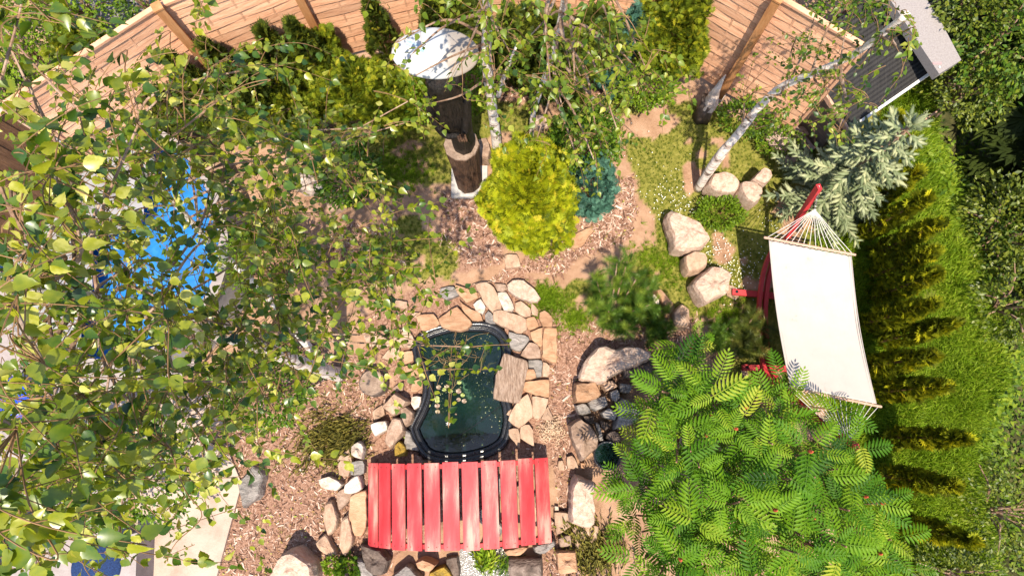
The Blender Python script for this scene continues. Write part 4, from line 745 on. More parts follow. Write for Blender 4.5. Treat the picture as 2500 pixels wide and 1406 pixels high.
mb = MB(); mb.beam(sh(.06, .06, .38), sh(.06, wd - .05, .38), .03, .76); mb.beam(sh(.06, .06, .38), sh(LL, .06, .38), .03, .76); mb.beam(sh(.06, wd - .05, .45), sh(LL, wd - .05, .45), .03, .9); mb.build('wall', noisemat('shed_boards', [(.3, (.12, .085, .065)), (.7, (.25, .18, .14))], 6, 8, .8, .4, 20, stretch=(1, 1, 6)), shed)
# porch deck in front
dk = empty('timber_step', sh(-.3, .5, 0), 'weathered pale timber step in front of the black roofed shed', 'step'); mb = MB()
for k in range(5): mb.beam(sh(-.08 - k * .085, .08, .12), sh(-.08 - k * .085, .62, .12), .078, .03, var=random.random())
mb.build('boards', noisemat('grey_boards', [(.3, (.26, .18, .15)), (.7, (.42, .31, .26))], 6, 8, .85, .4, 25), dk)
cap = empty('flat_roof', sh(L + .3, .3, 0), 'grey felt covered flat roof slab at the far end of the black roof', 'roof')
c0, c1, c2, c3 = W(2247, 82, 1.5), W(2240, 60, 1.5), W(2345, 148, 1.5), W(2293, 180, 1.5)
a, b_, e_, f_, g_ = W(2293, 181, 1.16), W(2347, 147, 1.16), W(2298, 55, 1.16), W(2160, -20, 1.16), W(2225, -60, 1.16)
mb = MB(); P = [a, b_, e_, g_, f_]; n_ = 5; vs = [p_ for p_ in P] + [p_ - [0, 0, .13] for p_ in P]
mb.add(vs, [tuple(range(n_))] + [(i, i + n_, (i + 1) % n_ + n_, (i + 1) % n_) for i in range(n_)] + [tuple(range(n_, 2 * n_))[::-1]]); o = mb.build('roof_slab', gravel, cap)
mb = MB(); cc = (P[0] + P[2] + P[3]) / 3; vs = [(p_ * [.3, .3, 1] + cc * [.7, .7, 0] - [0, 0, .13]) for p_ in P] + [(p_ * [.3, .3, 0] + cc * [.7, .7, 0]) for p_ in P]
mb.add(vs, [(i, i + n_, (i + 1) % n_ + n_, (i + 1) % n_) for i in range(n_)]); mb.build('wall', plain('dark_wall', (.05, .045, .04)), cap)
mb = MB(); q_ = W(2288, 155, 1.163); mb.box(q_, (.09, .02, .004), None); mb.build('sticker', plain('pink_sticker', (.6, .25, .25)), cap)
mb = MB(); q_ = W(2293, 165, 1.163); mb.tube([q_, q_ + [0, 0, .01]], .012, 8); mb.build('screw_cap', white_t, cap)

# ================================================================ SCULPTURE with dish
def lathe(mb, c_, prof, n=24, jit=.03, sx=1, sy=1):
    vs = []
    for (r, z, ox, oy) in prof:
        for k in range(n):
            t = 6.28318 * k / n; rr_ = r * (1 + jit * mnoise.noise(Vector((math.cos(t) * 1.8, math.sin(t) * 1.8, z * 4)))); vs.append((c_[0] + ox + rr_ * sx * math.cos(t), c_[1] + oy + rr_ * sy * math.sin(t), z))
    m_ = len(prof); fs = [(i * n + k, i * n + (k + 1) % n, (i + 1) * n + (k + 1) % n, (i + 1) * n + k) for i in range(m_ - 1) for k in range(n)] + [tuple(range(n))[::-1], tuple(range((m_ - 1) * n, m_ * n))]
    mb.add(vs, fs)
cs = W(1147, 448, 0); cs[2] = 0
tot_ = empty('wooden_sculpture', cs, 'tall charred wood sculpture on a sawn stump carrying the white dish', 'sculpture')
mb = MB(); mb.box((cs[0], cs[1], .03), (.44, .40, .10), None); mb.build('plinth', concrete, tot_)
mb = MB(); lathe(mb, cs, [(.16, .08, 0, 0), (.165, .5, 0, 0), (.18, .9, 0, 0), (.195, 1.18, 0, 0)], 10, .12); mb.build('stump', stumpw, tot_)
mb = MB(); lathe(mb, cs, [(.19, 1.182, 0, 0), (.188, 1.2, 0, 0)], 10, .12); mb.build('cut_top', cutw, tot_)
mb = MB(); lathe(mb, cs, [(.12, 1.19, .03, -.0), (.125, 1.35, .03, 0), (.12, 1.5, .03, 0.0), (.12, 1.62, .03, 0), (.15, 1.8, .01, 0), (.17, 1.98, -.01, 0), (.175, 2.1, -.02, 0), (.165, 2.3, -.02, 0), (.165, 2.6, -.02, 0), (.15, 2.72, -.02, 0)], 28, .22)
mb.build('carved_trunk', char, tot_, True)
for s in (-1, 1):  # carved ridges: folded arms around the body
    mb = MB(); pts = curve([(cs[0] - .02 + s * .165, cs[1] - .03, 2.35), (cs[0] - .02 + s * .15, cs[1] - .12, 2.05), (cs[0] + s * .08, cs[1] - .19, 1.88), (cs[0] + .03 + (-s) * .03, cs[1] - .22, 1.93)], 6)
    mb.tube(pts, [.05 - .018 * t for t in np.linspace(0, 1, len(pts))], 10); mb.build('carved_arm', char, tot_, True)
for k in range(4):
    mb = MB(); x0 = cs[0] + .04 + k * .022; mb.tube(curve([(x0, cs[1] - .215, 1.93), (x0 + .01, cs[1] - .26, 1.95), (x0 + .02, cs[1] - .275, 1.90)], 4), [.011] * 8 + [.007], 7); mb.build('carved_finger', stumpw, tot_, True)
# dish
dc = W(1062, 127, 2.86); dish = empty('satellite_dish', dc, 'white dish mounted like a hat on the charred sculpture', 'dish'); mb = MB(); n_ = 48; rings = []
nrm = np.array([.06, -.30, 1.0]); nrm /= np.linalg.norm(nrm); ex = np.cross([0, 1, 0], nrm); ex /= np.linalg.norm(ex); ey = np.cross(nrm, ex)
RA, RB = .365, .21
def dpt(r, t, dz=0): return dc + ex * (r * RA * math.cos(t)) + ey * (r * RB * math.sin(t)) + nrm * (-.085 * (r * r) + dz + .03)
for r in (0.02, .2, .4, .6, .8, .95, 1.0): rings.append([dpt(r, 6.28318 * k / n_) for k in range(n_)])
rings.append([dpt(1.0, 6.28318 * k / n_, -.018) for k in range(n_)]); rings.append([dpt(.9, 6.28318 * k / n_, -.018) for k in range(n_)]); rings.append([dpt(.3, 6.28318 * k / n_, -.02) for k in range(n_)])
loopstrip(mb, rings, True); mb.add(rings[0], [tuple(range(n_))[::-1]])
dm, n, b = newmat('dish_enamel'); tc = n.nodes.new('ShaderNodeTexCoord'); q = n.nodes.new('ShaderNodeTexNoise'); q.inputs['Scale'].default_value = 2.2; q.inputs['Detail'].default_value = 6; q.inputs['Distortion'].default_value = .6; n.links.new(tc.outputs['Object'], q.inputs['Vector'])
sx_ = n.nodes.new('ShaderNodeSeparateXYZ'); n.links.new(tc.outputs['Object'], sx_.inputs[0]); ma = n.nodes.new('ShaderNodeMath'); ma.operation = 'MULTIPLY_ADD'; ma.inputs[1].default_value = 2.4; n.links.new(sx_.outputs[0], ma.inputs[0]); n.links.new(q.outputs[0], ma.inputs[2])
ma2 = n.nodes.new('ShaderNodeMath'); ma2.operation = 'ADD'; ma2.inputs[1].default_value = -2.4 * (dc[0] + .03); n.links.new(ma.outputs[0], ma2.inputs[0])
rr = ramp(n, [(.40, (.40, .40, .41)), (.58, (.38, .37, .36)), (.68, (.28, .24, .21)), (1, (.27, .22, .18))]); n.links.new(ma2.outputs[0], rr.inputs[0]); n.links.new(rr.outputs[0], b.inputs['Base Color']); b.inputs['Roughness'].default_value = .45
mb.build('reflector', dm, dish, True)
DISH_MA = ma2
lb = plain('pale_blue_print', (.22, .42, .58), .6); mb = MB()
def dlocal(a_, c2, dz=.004):
    x_, y_ = a_, c2; r2 = (x_ / RA) ** 2 + (y_ / RB) ** 2; return dc + ex * x_ + ey * y_ + nrm * (-.085 * r2 + .03 + dz)
def dquad(x0, y0, x1, y1, ang=-.42, o0=(-.235, .075)):
    ca, sa = math.cos(ang), math.sin(ang); P = []
    for (x_, y_) in ((x0, y0), (x1, y0), (x1, y1), (x0, y1)): P.append(dlocal(o0[0] + x_ * ca - y_ * sa, o0[1] + x_ * sa + y_ * ca))
    mb.add(P, [(0, 1, 2, 3)])
for row, (y_, hh) in enumerate(((.0, .022), (-.022, .011))):
    x_ = 0
    while x_ < (.12 if row == 0 else .15):
        w_ = random.uniform(.005, .010) * (1 if row == 0 else .7); dquad(x_, y_, x_ + .0025, y_ + hh); dquad(x_, y_ + hh * random.choice([0, .45, .8]), x_ + w_, y_ + hh * random.choice([.18, .62, 1])); 
        if random.random() < .5: dquad(x_ + w_ - .002, y_, x_ + w_, y_ + hh * random.choice([.6, 1]))
        x_ += w_ + .004
dquad(.135, -.028, .168, .006); mb.build('printed_lettering', lb, dish)
mb = MB(); mb.tube([dc - nrm * .16, dc - nrm * .0], [.05, .06], 12); mb.build('mount', char, dish)

# ================================================================ POOL at left
zt = .8; RIM = [(40, 380), (105, 335), (225, 312), (325, 308), (405, 335), (478, 395), (520, 470), (545, 560), (540, 660), (500, 750), (430, 830), (330, 880), (220, 890), (110, 860), (40, 800), (0, 700), (-30, 560), (0, 450)]
RP = [np.array(p_[:2]) for p_ in curve([W(x, y, zt) for x, y in RIM] + [W(*RIM[0], zt)], 3)][:-1]
pc = sum(RP) / len(RP); pool = empty('garden_pool', (*pc, 0), 'large pool with azure sheet and grey rim seen through birch leaves', 'pool'); n_ = len(RP)
def rr3(sc_, z): return [(*(pc + (q_ - pc) * sc_), z) for q_ in RP]
mb = MB(); loopstrip(mb, [rr3(1.02, 0), rr3(1.02, zt - .05)]); mb.build('wall', tarpg, pool)
mb = MB(); loopstrip(mb, [rr3(1.035, zt - .06), rr3(1.035, zt), rr3(.955, zt + .01), rr3(.955, zt - .08)]); mb.build('rim', noisemat('pool_rim', [(.3, (.22, .18, .17)), (.7, (.32, .28, .26))], 5, 6, .7, .2), pool)
mb = MB(); loopstrip(mb, [rr3(.955, zt), rr3(.93, zt - .35)], True); o = mb.build('azure_sheet', azure, pool)
tarp = empty('pool_cover', (*pc, 0), 'crumpled light grey tarpaulin covering the left half of the pool', 'cover'); mb = MB(); N1, N2 = 40, 26; vs = []
edge = [W(x, y, zt) for x, y in ((345, 318), (370, 400), (345, 470), (330, 540), (215, 600), (215, 690), (190, 780), (190, 870))]; EC = curve(edge, 6); EC = [EC[int(i * (len(EC) - 1) / N1)] for i in range(N1 + 1)]
far = [W(x, y, zt) for x, y in ((330, 312), (225, 316), (105, 345), (30, 400), (-20, 480), (-40, 600), (0, 740), (80, 850), (180, 885))]; FC = curve(far, 6); FC = [FC[int(i * (len(FC) - 1) / N1)] for i in range(N1 + 1)]
for i in range(N1 + 1):
    for j in range(N2 + 1):
        t = j / N2; p_ = FC[i] * (1 - t) + EC[i] * t; q_ = mnoise.noise(Vector((i * .22, j * .2, 3))) * .07 + abs(mnoise.noise(Vector((i * .1, j * .5, 8)))) * .05; vs.append((p_[0], p_[1], zt + .02 + (q_ - .03) * min(1, 3 * t) - .14 * math.sin(math.pi * t) + (-.06 * max(0, t - .85) / .15)))
mb.add(vs, [(i * (N2 + 1) + j, i * (N2 + 1) + j + 1, (i + 1) * (N2 + 1) + j + 1, (i + 1) * (N2 + 1) + j) for i in range(N1) for j in range(N2)]); mb.build('tarpaulin', tarpg, tarp, True)
# furniture corners at the left and bottom edges
def roundpad(px, py, r, h, mat, name, label, cat, rimmat=None):
    p_ = W(px, py, h); o = empty(name, (p_[0], p_[1], 0), label, cat); mb = MB(); n_ = 36
    loopstrip(mb, [[(p_[0] + r_ * math.cos(6.2832 * k / n_), p_[1] + r_ * math.sin(6.2832 * k / n_), z) for k in range(n_)] for r_, z in ((r * .93, h - .09), (r, h - .06), (r, h - .02), (r * .94, h), (r * .5, h + .012), (.01, h + .014))]); mb.build('seat', mat, o, True)
    mb = MB()
    for k in range(3): t = k * 2.1; mb.tube([(p_[0] + r * .7 * math.cos(t), p_[1] + r * .7 * math.sin(t), h - .08), (p_[0] + r * .85 * math.cos(t), p_[1] + r * .85 * math.sin(t), .02)], .018, 8)
    mb.build('legs', rimmat or black_pl, o)
roundpad(232, 1385, .27, .42, navy, 'round_stool', 'round stool with navy blue cloth seat at the bottom left paving', 'stool')
roundpad(15, 975, .26, .5, vivid, 'blue_chair', 'vivid blue plastic seat with dark edge at the left picture edge', 'chair')
gp = tag(patch('stone_bench', [(290, 1310), (335, 1300), (330, 1440), (285, 1440)], .4, paveG, .36), 'grey slab edge standing between the navy stool and pale paving', 'bench')
dkb = empty('dark_barrel', W(10, 1330, 0), 'black barrel cut off by the left edge of the photo', 'barrel'); p_ = W(0, 1330, .5); mb = MB(); lathe(mb, p_, [(.2, .01, 0, 0), (.23, .3, 0, 0), (.2, .6, 0, 0)], 24, 0); mb.build('body', black_pl, dkb, True)
a = W(560, 560, .6)
bx = empty('timber_rack', W(555, 560, 0), 'grey weathered timber rack beside the pool under the birch', 'frame'); mb = MB()
mb.beam(W(540, 480, .35), W(560, 640, .35), .06, .05); mb.beam(W(560, 475, .35), W(585, 630, .35), .06, .05)
for q_ in ((541, 485), (559, 635), (561, 480), (584, 625)): p_ = W(*q_, .35); mb.beam((p_[0], p_[1], 0), (p_[0], p_[1], .33), .05, .05, up=(1, 0, 0))
mb.build('rails', noisemat('grey_rail', [(.3, (.14, .11, .11)), (.7, (.3, .25, .25))], 8, 8, .85, .5), bx)
#PLANTS#
# ================================================================ PLANTS
def leafT(w_=.37, fold=.13, curl=.16, prof=((0, 0), (.06, .50), (.17, .86), (.24, .90), (.34, 1.02), (.40, .86), (.52, .82), (.60, .58), (.72, .50), (.82, .24), (1, 0))):
    vs = []; fs = []
    for t, s in prof[1:-1]:
        z = -curl * t * t; vs += [(t, -w_ * s, z + fold * s), (t, 0, z), (t, w_ * s, z + fold * s)]
    n_ = len(prof) - 2; vs += [(0, 0, 0), (1, 0, -curl)]; b0, t0 = 3 * n_, 3 * n_ + 1
    for i in range(n_ - 1):
        a = 3 * i; fs += [(a, a + 3, a + 4, a + 1), (a + 1, a + 4, a + 5, a + 2)]
    fs += [(b0, 0, 1), (b0, 1, 2), (t0, 3 * n_ - 2, 3 * n_ - 3), (t0, 3 * n_ - 1, 3 * n_ - 2)]; return vs, fs
BL = leafT()
SL_ = ([(0, 0, 0), (.45, -.26, .06), (1, 0, -.05), (.45, .26, .06), (.5, 0, -.02)], [(0, 1, 4), (1, 2, 4), (2, 3, 4), (3, 0, 4)])
def sprayT(n=7, wd=.055):
    vs = []; fs = []
    for k in range(n):
        a = (k - (n - 1) / 2) * .30; L = 1 - .09 * abs(k - (n - 1) / 2); o = .12 * abs(k - (n - 1) / 2) * 0; c_, s_ = math.cos(a), math.sin(a); z = .05 * ((k % 2) * 2 - 1); m = len(vs)
        for (x, y) in ((.05, 0), (.5, -wd), (1, 0), (.5, wd)): x *= L; vs.append((x * c_ - y * s_, x * s_ + y * c_, z * x - .1 * x * x))
        fs.append((m, m + 1, m + 2, m + 3))
        for sd_ in (-1, 1):
            m = len(vs); bx, L2, a2 = .45 * L, .38 * L, a + sd_ * .6
            for (x, y) in ((0, 0), (.5, -wd), (1, 0), (.5, wd)): x = x * L2; vs.append((bx * c_ + x * math.cos(a2) - y * math.sin(a2), bx * s_ + x * math.sin(a2) + y * math.cos(a2), z * .5))
            fs.append((m, m + 1, m + 2, m + 3))
    return vs, fs
SPR = sprayT(); SPR5 = sprayT(4, .07)
def bristleT(n=34, r=.24, nl=.2, seed=1, core=.05, lean=.35):
    rs = random.Random(seed); vs = []; fs = []
    for i, (x, q) in enumerate(((0, .5), (.5, 1), (1, .2))):
        for k in range(5): vs.append((x, core * q * math.cos(k * 1.2566), core * q * math.sin(k * 1.2566)))
    for i in range(2):
        for k in range(5): fs.append((i * 5 + k, i * 5 + (k + 1) % 5, i * 5 + 5 + (k + 1) % 5, i * 5 + 5 + k))
    for k in range(n):
        x = .05 + .95 * k / n; a = k * 2.4; cx_, sx_ = math.cos(a), math.sin(a); m = len(vs); w_ = .018
        e = (x + lean * r + .05, r * cx_, r * sx_); vs += [(x - w_, core * .5 * cx_, core * .5 * sx_), (x + w_, core * .5 * cx_, core * .5 * sx_), e]; fs.append((m, m + 1, m + 2))
        m = len(vs); vs += [(x, -w_ * sx_ + core * .4 * cx_, w_ * cx_ + core * .4 * sx_), (x, w_ * sx_ + core * .4 * cx_, -w_ * cx_ + core * .4 * sx_), e]; fs.append((m, m + 1, m + 2))
    return vs, fs
BRS = bristleT(44, .19, core=.19, lean=.5); BRP = bristleT(46, .42, core=.04, lean=.9)
def frondT(npair=10):
    vs = []; fs = []
    def rz(x): return .10 * x - .42 * x * x
    N = 8
    for i in range(N + 1): x = i / N; vs += [(x, -.008, rz(x)), (x, .008, rz(x))]
    fs += [(2 * i, 2 * i + 2, 2 * i + 3, 2 * i + 1) for i in range(N)]
    for i in range(npair + 1):
        x = .14 + .84 * i / npair; L = .37 * math.sin(math.pi * (.22 + .70 * i / npair)) ** .8
        for s in ((-1, 1) if i < npair else (0,)):
            a = s * (1.25 - .45 * i / npair); ca, sa = math.cos(a), math.sin(a); m = len(vs); wd = .037
            for (u, v, z) in ((0, 0, 0), (.3, -wd, .012), (.72, -wd * .75, -.02), (1, 0, -.09), (.72, wd * .75, -.02), (.3, wd, .012), (.3, 0, -.005), (.72, 0, -.035)):
                uu = u * L; vs.append((x + uu * ca - v * sa, uu * sa + v * ca, rz(x) + z * (L / .3) - .10 * uu))
            fs += [(m, m + 1, m + 6), (m + 1, m + 2, m + 7, m + 6), (m + 2, m + 3, m + 7), (m + 3, m + 4, m + 7), (m + 4, m + 5, m + 6, m + 7), (m + 5, m, m + 6)]
    return vs, fs
FRD = frondT(8)
tuftT_v = []; tuftT_f = []
for k in range(7):
    a = k * .9 + .3; ln = .35 + .5 * ((k * 37) % 10) / 10; c_, s_ = math.cos(a), math.sin(a); m = len(tuftT_v); wd = .035
    for (x, z, w_) in ((.02, 0, wd), (.5 * ln, .62, wd * .8), (ln, 1.0 - .25 * ln, 0)):
        tuftT_v.append((x * c_ + w_ * s_, x * s_ - w_ * c_, z))
        if w_: tuftT_v.append((x * c_ - w_ * s_, x * s_ + w_ * c_, z))
    tuftT_f += [(m, m + 2, m + 3, m + 1), (m + 2, m + 4, m + 3)]
TUFT = (tuftT_v, tuftT_f)
def nrmz(a): return a / (np.linalg.norm(a, axis=-1, keepdims=True) + 1e-9)
UP = np.array([0, 0, 1.0])
def tufts(name, P, s, mat, label, lean=.25, cat='grass'):
    n_ = len(P); up = nrmz(np.tile(UP, (n_, 1)) + rng.normal(size=(n_, 3)) * lean); xx = rng.normal(size=(n_, 3)); xx = nrmz(xx - up * (xx * up).sum(1, keepdims=True)); yy = np.cross(up, xx); rot = np.stack([xx, yy, up], axis=2)
    return tag(instmesh(name, TUFT, P, rot, s, np.clip(rng.random(n_) * .7 + .3 * vn(P[:, 0], P[:, 1], .5), 0, 1), mat), label, cat, kind='stuff')
# ---- lawn and long grass
lo, hi = np.array([-3.5, -1]), np.array([3.9, 4.6]); P = rng.uniform(lo, hi, (60000, 2)); k = grassy(P[:, 0], P[:, 1]) & ~inpoly(P[:, 0], P[:, 1], PWC); P = P[k][:16000]
tufts('lawn_grass', np.column_stack([P, gz(P[:, 0], P[:, 1]) - .002]), rng.uniform(.018, .048, len(P)), grass_m, 'short patchy olive grass between bare earth', .5)
P = rng.uniform([3.5, -2], [5.7, 6.2], (52000, 2)); e = 5.1 + .2 * np.sin(P[:, 1] * 1.3); k = (rng.random(len(P)) < np.clip((P[:, 0] - 3.3) / .7, 0, 1)) & (P[:, 0] < e + rng.random(len(P)) * .6) & ~((P[:, 1] > 2.9 - .0) & (P[:, 0] < 2.9 + (P[:, 1]) * .42)); P = P[k][:24000]
tufts('long_grass', np.column_stack([P, gz(P[:, 0], P[:, 1]) - .005]), rng.uniform(.07, .17, len(P)) * (.7 + .6 * vn(P[:, 0], P[:, 1], .4, 7)), long_m, 'long bright green grass on the strip behind the hedge', .55)
P = np.concatenate([rng.normal(W(x, y)[:2], [.12 * s, .10 * s], (n_, 2)) for x, y, s, n_ in ((1340, 740, 1, 260), (1400, 780, .8, 160), (1560, 770, .9, 160), (1610, 640, 1.6, 260), (1330, 720, .6, 90), (980, 420, 1.6, 350), (940, 640, 1.8, 260), (1780, 780, 1.2, 260))])
tufts('grass_clump', np.column_stack([P, gz(P[:, 0], P[:, 1])]), rng.uniform(.05, .10, len(P)), long_m, 'scattered taller green grass clumps around the stones', .5)
# daisies
dp = [(W(x, y)[:2], s, n_) for x, y, s, n_ in ((1655, 500, .17, 60), (1690, 530, .13, 50), (1745, 620, .16, 60), (1790, 650, .13, 60), (1830, 640, .17, 60), (1800, 700, .12, 45), (1870, 540, .12, 25), (1620, 470, .14, 30), (1590, 420, .3, 25), (1740, 590, .1, 25))]
P = np.concatenate([rng.normal(c_, s, (n_, 2)) for c_, s, n_ in dp]); n_ = len(P); disc = ([(0, 0, .1)] + [(math.cos(a), math.sin(a), 0) for a in np.linspace(0, 5.498, 8)], [(0, i, i % 8 + 1) for i in range(1, 9)])
tag(instmesh('daisies', disc, np.column_stack([P, gz(P[:, 0], P[:, 1]) + .05]), frames(np.tile([1., 0, 0], (n_, 1)), np.tile(UP, (n_, 1)) + rng.normal(size=(n_, 3)) * .2), rng.uniform(.0035, .0068, n_), np.ones(n_), plain('daisy_petal', (.75, .74, .68))), 'many tiny white daisies in the lawn by the granite boulders', 'flowers', kind='stuff')
lt = np.concatenate([scatter_poly([q], m_) for q, m_ in zip(MULCH, (520, 40, 160, 160, 60, 380, 120))]); n_ = len(lt); d = rng.normal(size=(n_, 3)) * [1, 1, .25]
tag(instmesh('fallen_leaves', SL_, np.column_stack([lt, gz(lt[:, 0], lt[:, 1]) + rng.uniform(.012, .03, n_)]), frames(d, np.tile(UP, (n_, 1)) + rng.normal(size=(n_, 3)) * .4), rng.uniform(.018, .042, n_), rng.random(n_), leafmat('dead_leaf', [(0, (.10, .05, .02)), (.5, (.34, .2, .08)), (.8, (.42, .36, .1)), (1, (.25, .32, .05))], .1, .8, .2)), 'dry fallen leaves strewn over the bark beds', 'leaves', kind='stuff')
P = np.concatenate([scatter_poly([q], m_) for q, m_ in zip(MULCH, (420, 30, 80, 90, 80, 160, 60))]); P = P[vn(P[:, 0], P[:, 1], .22, 21) > .52]
tufts('weeds', np.column_stack([P, gz(P[:, 0], P[:, 1])]), rng.uniform(.02, .06, len(P)), grass_m, 'small weeds sprouting through the bark', .6, 'weeds')
# ---- generic bush
def ell(n_, c_, rad, lo_=-.25, lump=.18, inner=.55, seed=0):
    d = nrmz(rng.normal(size=(n_ * 3, 3))); d = d[d[:, 2] > lo_][:n_]
    q = np.array([mnoise.noise(Vector(v_ * 2.3) + Vector((seed, seed * 2, 0))) for v_ in d]); r = (1 + lump * 2 * q) * (inner + (1 - inner) * rng.random(len(d)) ** .45)
    return np.asarray(c_) + d * r[:, None] * np.asarray(rad), d, r
def bush(name, label, cat, px, py, z, rad, n_, tm, size, mat, base=None, lump=.2, group=None, dirw=.9, stems=7, inner=.5, lo_=-.3, vlo=0, vhi=1, upb=.35, cone=0):
    c_ = W(px, py, z); b0 = W(*base, 0) if base else np.array([c_[0], c_[1], 0]); o = empty(name, (b0[0], b0[1], 0), label, cat, group)
    P, d, r = ell(n_, c_, rad, lo_, lump, inner, px * .013); P[:, 2] = np.maximum(P[:, 2], .03)
    if cone: f_ = 1 - cone * np.clip((P[:, 2] - c_[2]) / rad[2], -.3, 1); P[:, :2] = c_[:2] + (P[:, :2] - c_[:2]) * f_[:, None]
    dr = nrmz(d * dirw + rng.normal(size=P.shape) * .45 + UP * upb); nn = nrmz(UP * .9 + d * .5 + rng.normal(size=P.shape) * .45)
    instmesh('foliage', tm, P, frames(dr, nn), np.clip(rng.normal(size, size * .22, len(P)), size * .4, size * 1.7), np.clip(vlo + (vhi - vlo) * rng.beta(2, 2.2, len(P)), 0, 1), mat, o)
    mb = MB()
    for k in range(stems):
        e = P[rng.integers(len(P))]; m_ = (b0 * .45 + e * .55); m_[2] = e[2] * .4; mb.tube(curve([b0 + rng.normal(size=3) * [.02, .02, 0], m_, e], 4), np.linspace(.012, .003, 9), 5)
    mb.build('stems', twig_m, o); return o
bush('golden_conifer', 'big round golden yellow conifer in the middle of the garden', 'conifer', 1293, 468, .68, (.47, .58, .74), 7000, SPR, .082, thuja_gold, base=(1283, 520), lump=.16, inner=.62, cone=.45)
bush('blue_juniper', 'blue green juniper at the right side of the golden conifer', 'conifer', 1440, 455, .42, (.27, .36, .40), 1300, SPR, .075, juni, lump=.2)
bush('leafy_bush', 'deep green bush behind the blue green juniper', 'bush', 1425, 345, .6, (.40, .36, .55), 4800, SL_, .045, shrub_m, vlo=.1, vhi=.85)
bush('leafy_bush', 'low bright green bush between the pale boulders and the daisies', 'bush', 1758, 520, .14, (.29, .20, .16), 1900, SL_, .034, shrub_y, vlo=0, vhi=.75, stems=3)
bush('leafy_bush', 'dark round leaved bush left of the sculpture', 'bush', 850, 430, .5, (.36, .38, .42), 1900, SL_, .055, shrub_m, vlo=0, vhi=.8)
bush('leafy_bush', 'lime green bush directly behind the sculpture on its left', 'bush', 1045, 232, .55, (.33, .34, .45), 1900, SL_, .05, shrub_y)
bush('leafy_bush', 'lime green bush between the sculpture and the white birch trunk', 'bush', 1150, 215, .5, (.24, .3, .42), 1300, SL_, .05, shrub_y)
bush('leafy_bush', 'bright small leaved bush beneath the left birch near the pool', 'bush', 655, 640, .6, (.48, .44, .5), 2800, SL_, .045, shrub_y, vlo=0, vhi=.8)
bush('leafy_bush', 'dense green bush at the foot of the left birch', 'bush', 640, 945, .7, (.50, .46, .55), 3800, SL_, .045, shrub_m, vlo=.05)
bush('leafy_bush', 'green bush at the bottom left beneath the birch crown', 'bush', 300, 1150, .8, (.8, .6, .6), 3000, SL_, .06, shrub_m)
bush('leafy_bush', 'leafy weed patch at the foot of the right fence post', 'bush', 1825, 290, .2, (.36, .24, .2), 1300, SL_, .045, shrub_m, stems=3)
bush('leafy_bush', 'leafy weed patch in front of the black roofed shed', 'bush', 1900, 345, .14, (.28, .2, .14), 800, SL_, .04, shrub_y, vhi=.7, stems=2)
bush('leafy_bush', 'small rosette plant with yellowish leaves at the bottom left of the bridge', 'bush', 812, 1378, .15, (.09, .08, .1), 220, SL_, .045, shrub_y, stems=2)
bush('leafy_bush', 'tiny green bush under the lower left bridge corner', 'bush', 850, 1390, .14, (.12, .14, .14), 500, SPR5, .05, shrub_m, stems=2)
for px, py, z, rad, mt_, lab, n_ in (
    (868, 225, .55, (.42, .3, .5), thuja_mix, 'golden green conifer bush left of the sculpture hat', 1900), (775, 150, .6, (.30, .26, .5), thuja_mix, 'yellow tipped conifer bush against the second fence post', 1100),
    (955, 250, .5, (.36, .3, .45), thuja_mix, 'olive golden conifer bush touching the lime bush', 1400), (700, 280, .45, (.42, .3, .45), thuja_mix, 'golden conifer bush in front of the two slim thujas', 1500),
    (300, 245, .6, (.42, .34, .55), thuja_mix, 'yellowish conifer bush at the left fence panel', 1500), (230, 150, .7, (.3, .28, .5), thuja_mix, 'small golden conifer bush in the far left fence bay', 800), (440, 260, .55, (.36, .32, .5), thuja_gr, 'dark green conifer bush by the pool edge', 1400),
    (560, 260, .5, (.4, .3, .5), thuja_gr, 'dark conifer bush below the left fence panels', 1400),
    (1640, 105, .8, (.38, .36, .7), thuja_mix, 'tall golden green conifer at the left edge of the right fence panel', 2200), (1570, 215, .45, (.34, .28, .4), shrub_y, 'lime yellow bush under the tall golden green conifer', 1300),
    (1540, 95, .7, (.13, .13, .5), juni, 'slim blue conifer against the rear fence', 500), (1500, 190, .4, (.18, .18, .3), juni, 'small steel blue juniper among green bushes', 500), (1440, 120, .6, (.4, .3, .55), thuja_gr, 'dark green conifer right of the thin birch stem', 1600),
    (1290, 110, .6, (.36, .3, .55), thuja_gr, 'dark green conifer behind the middle birches', 1500), (1350, 190, .4, (.34, .26, .4), thuja_gr, 'low dark conifer between the two birch stems', 1200), (1120, 60, .7, (.3, .24, .5), thuja_gr, 'dark conifer just above the sculpture hat', 1000)):
    tm, sz = (SL_, .045) if mt_ in (shrub_y,) else (SPR, .075)
    bush('conifer_bush' if mt_ is not shrub_y else 'leafy_bush', lab, 'conifer' if mt_ is not shrub_y else 'bush', px, py, z, rad, int(n_ * 2), tm, sz, mt_, lump=.3)
# ---- columnar thujas
def thuja_mesh(seed, h=1.0, r=.15, n_=620, tm=SPR5):
    t = rng.random(n_) ** .8; z = .04 + t * .96; prof_ = np.minimum(1, (1 - t) * 1.7 + .10) * np.minimum(1, .75 + t) ; a = rng.uniform(0, 6.283, n_)
    lum = 1 + .25 * np.array([mnoise.noise(Vector((math.cos(x) * 1.5, math.sin(x) * 1.5, y * 5 + seed))) for x, y in zip(a, z)])
    rr_ = r * prof_ * lum * (.6 + .4 * rng.random(n_) ** .5); P = np.stack([rr_ * np.cos(a), rr_ * np.sin(a), z * h], 1)
    d = nrmz(np.stack([np.cos(a) * .55, np.sin(a) * .55, np.ones(n_) * .9], 1) + rng.normal(size=(n_, 3)) * .28); nn = np.stack([np.cos(a), np.sin(a), np.zeros(n_)], 1) + rng.normal(size=(n_, 3)) * .7
    return P, frames(d, nn), a
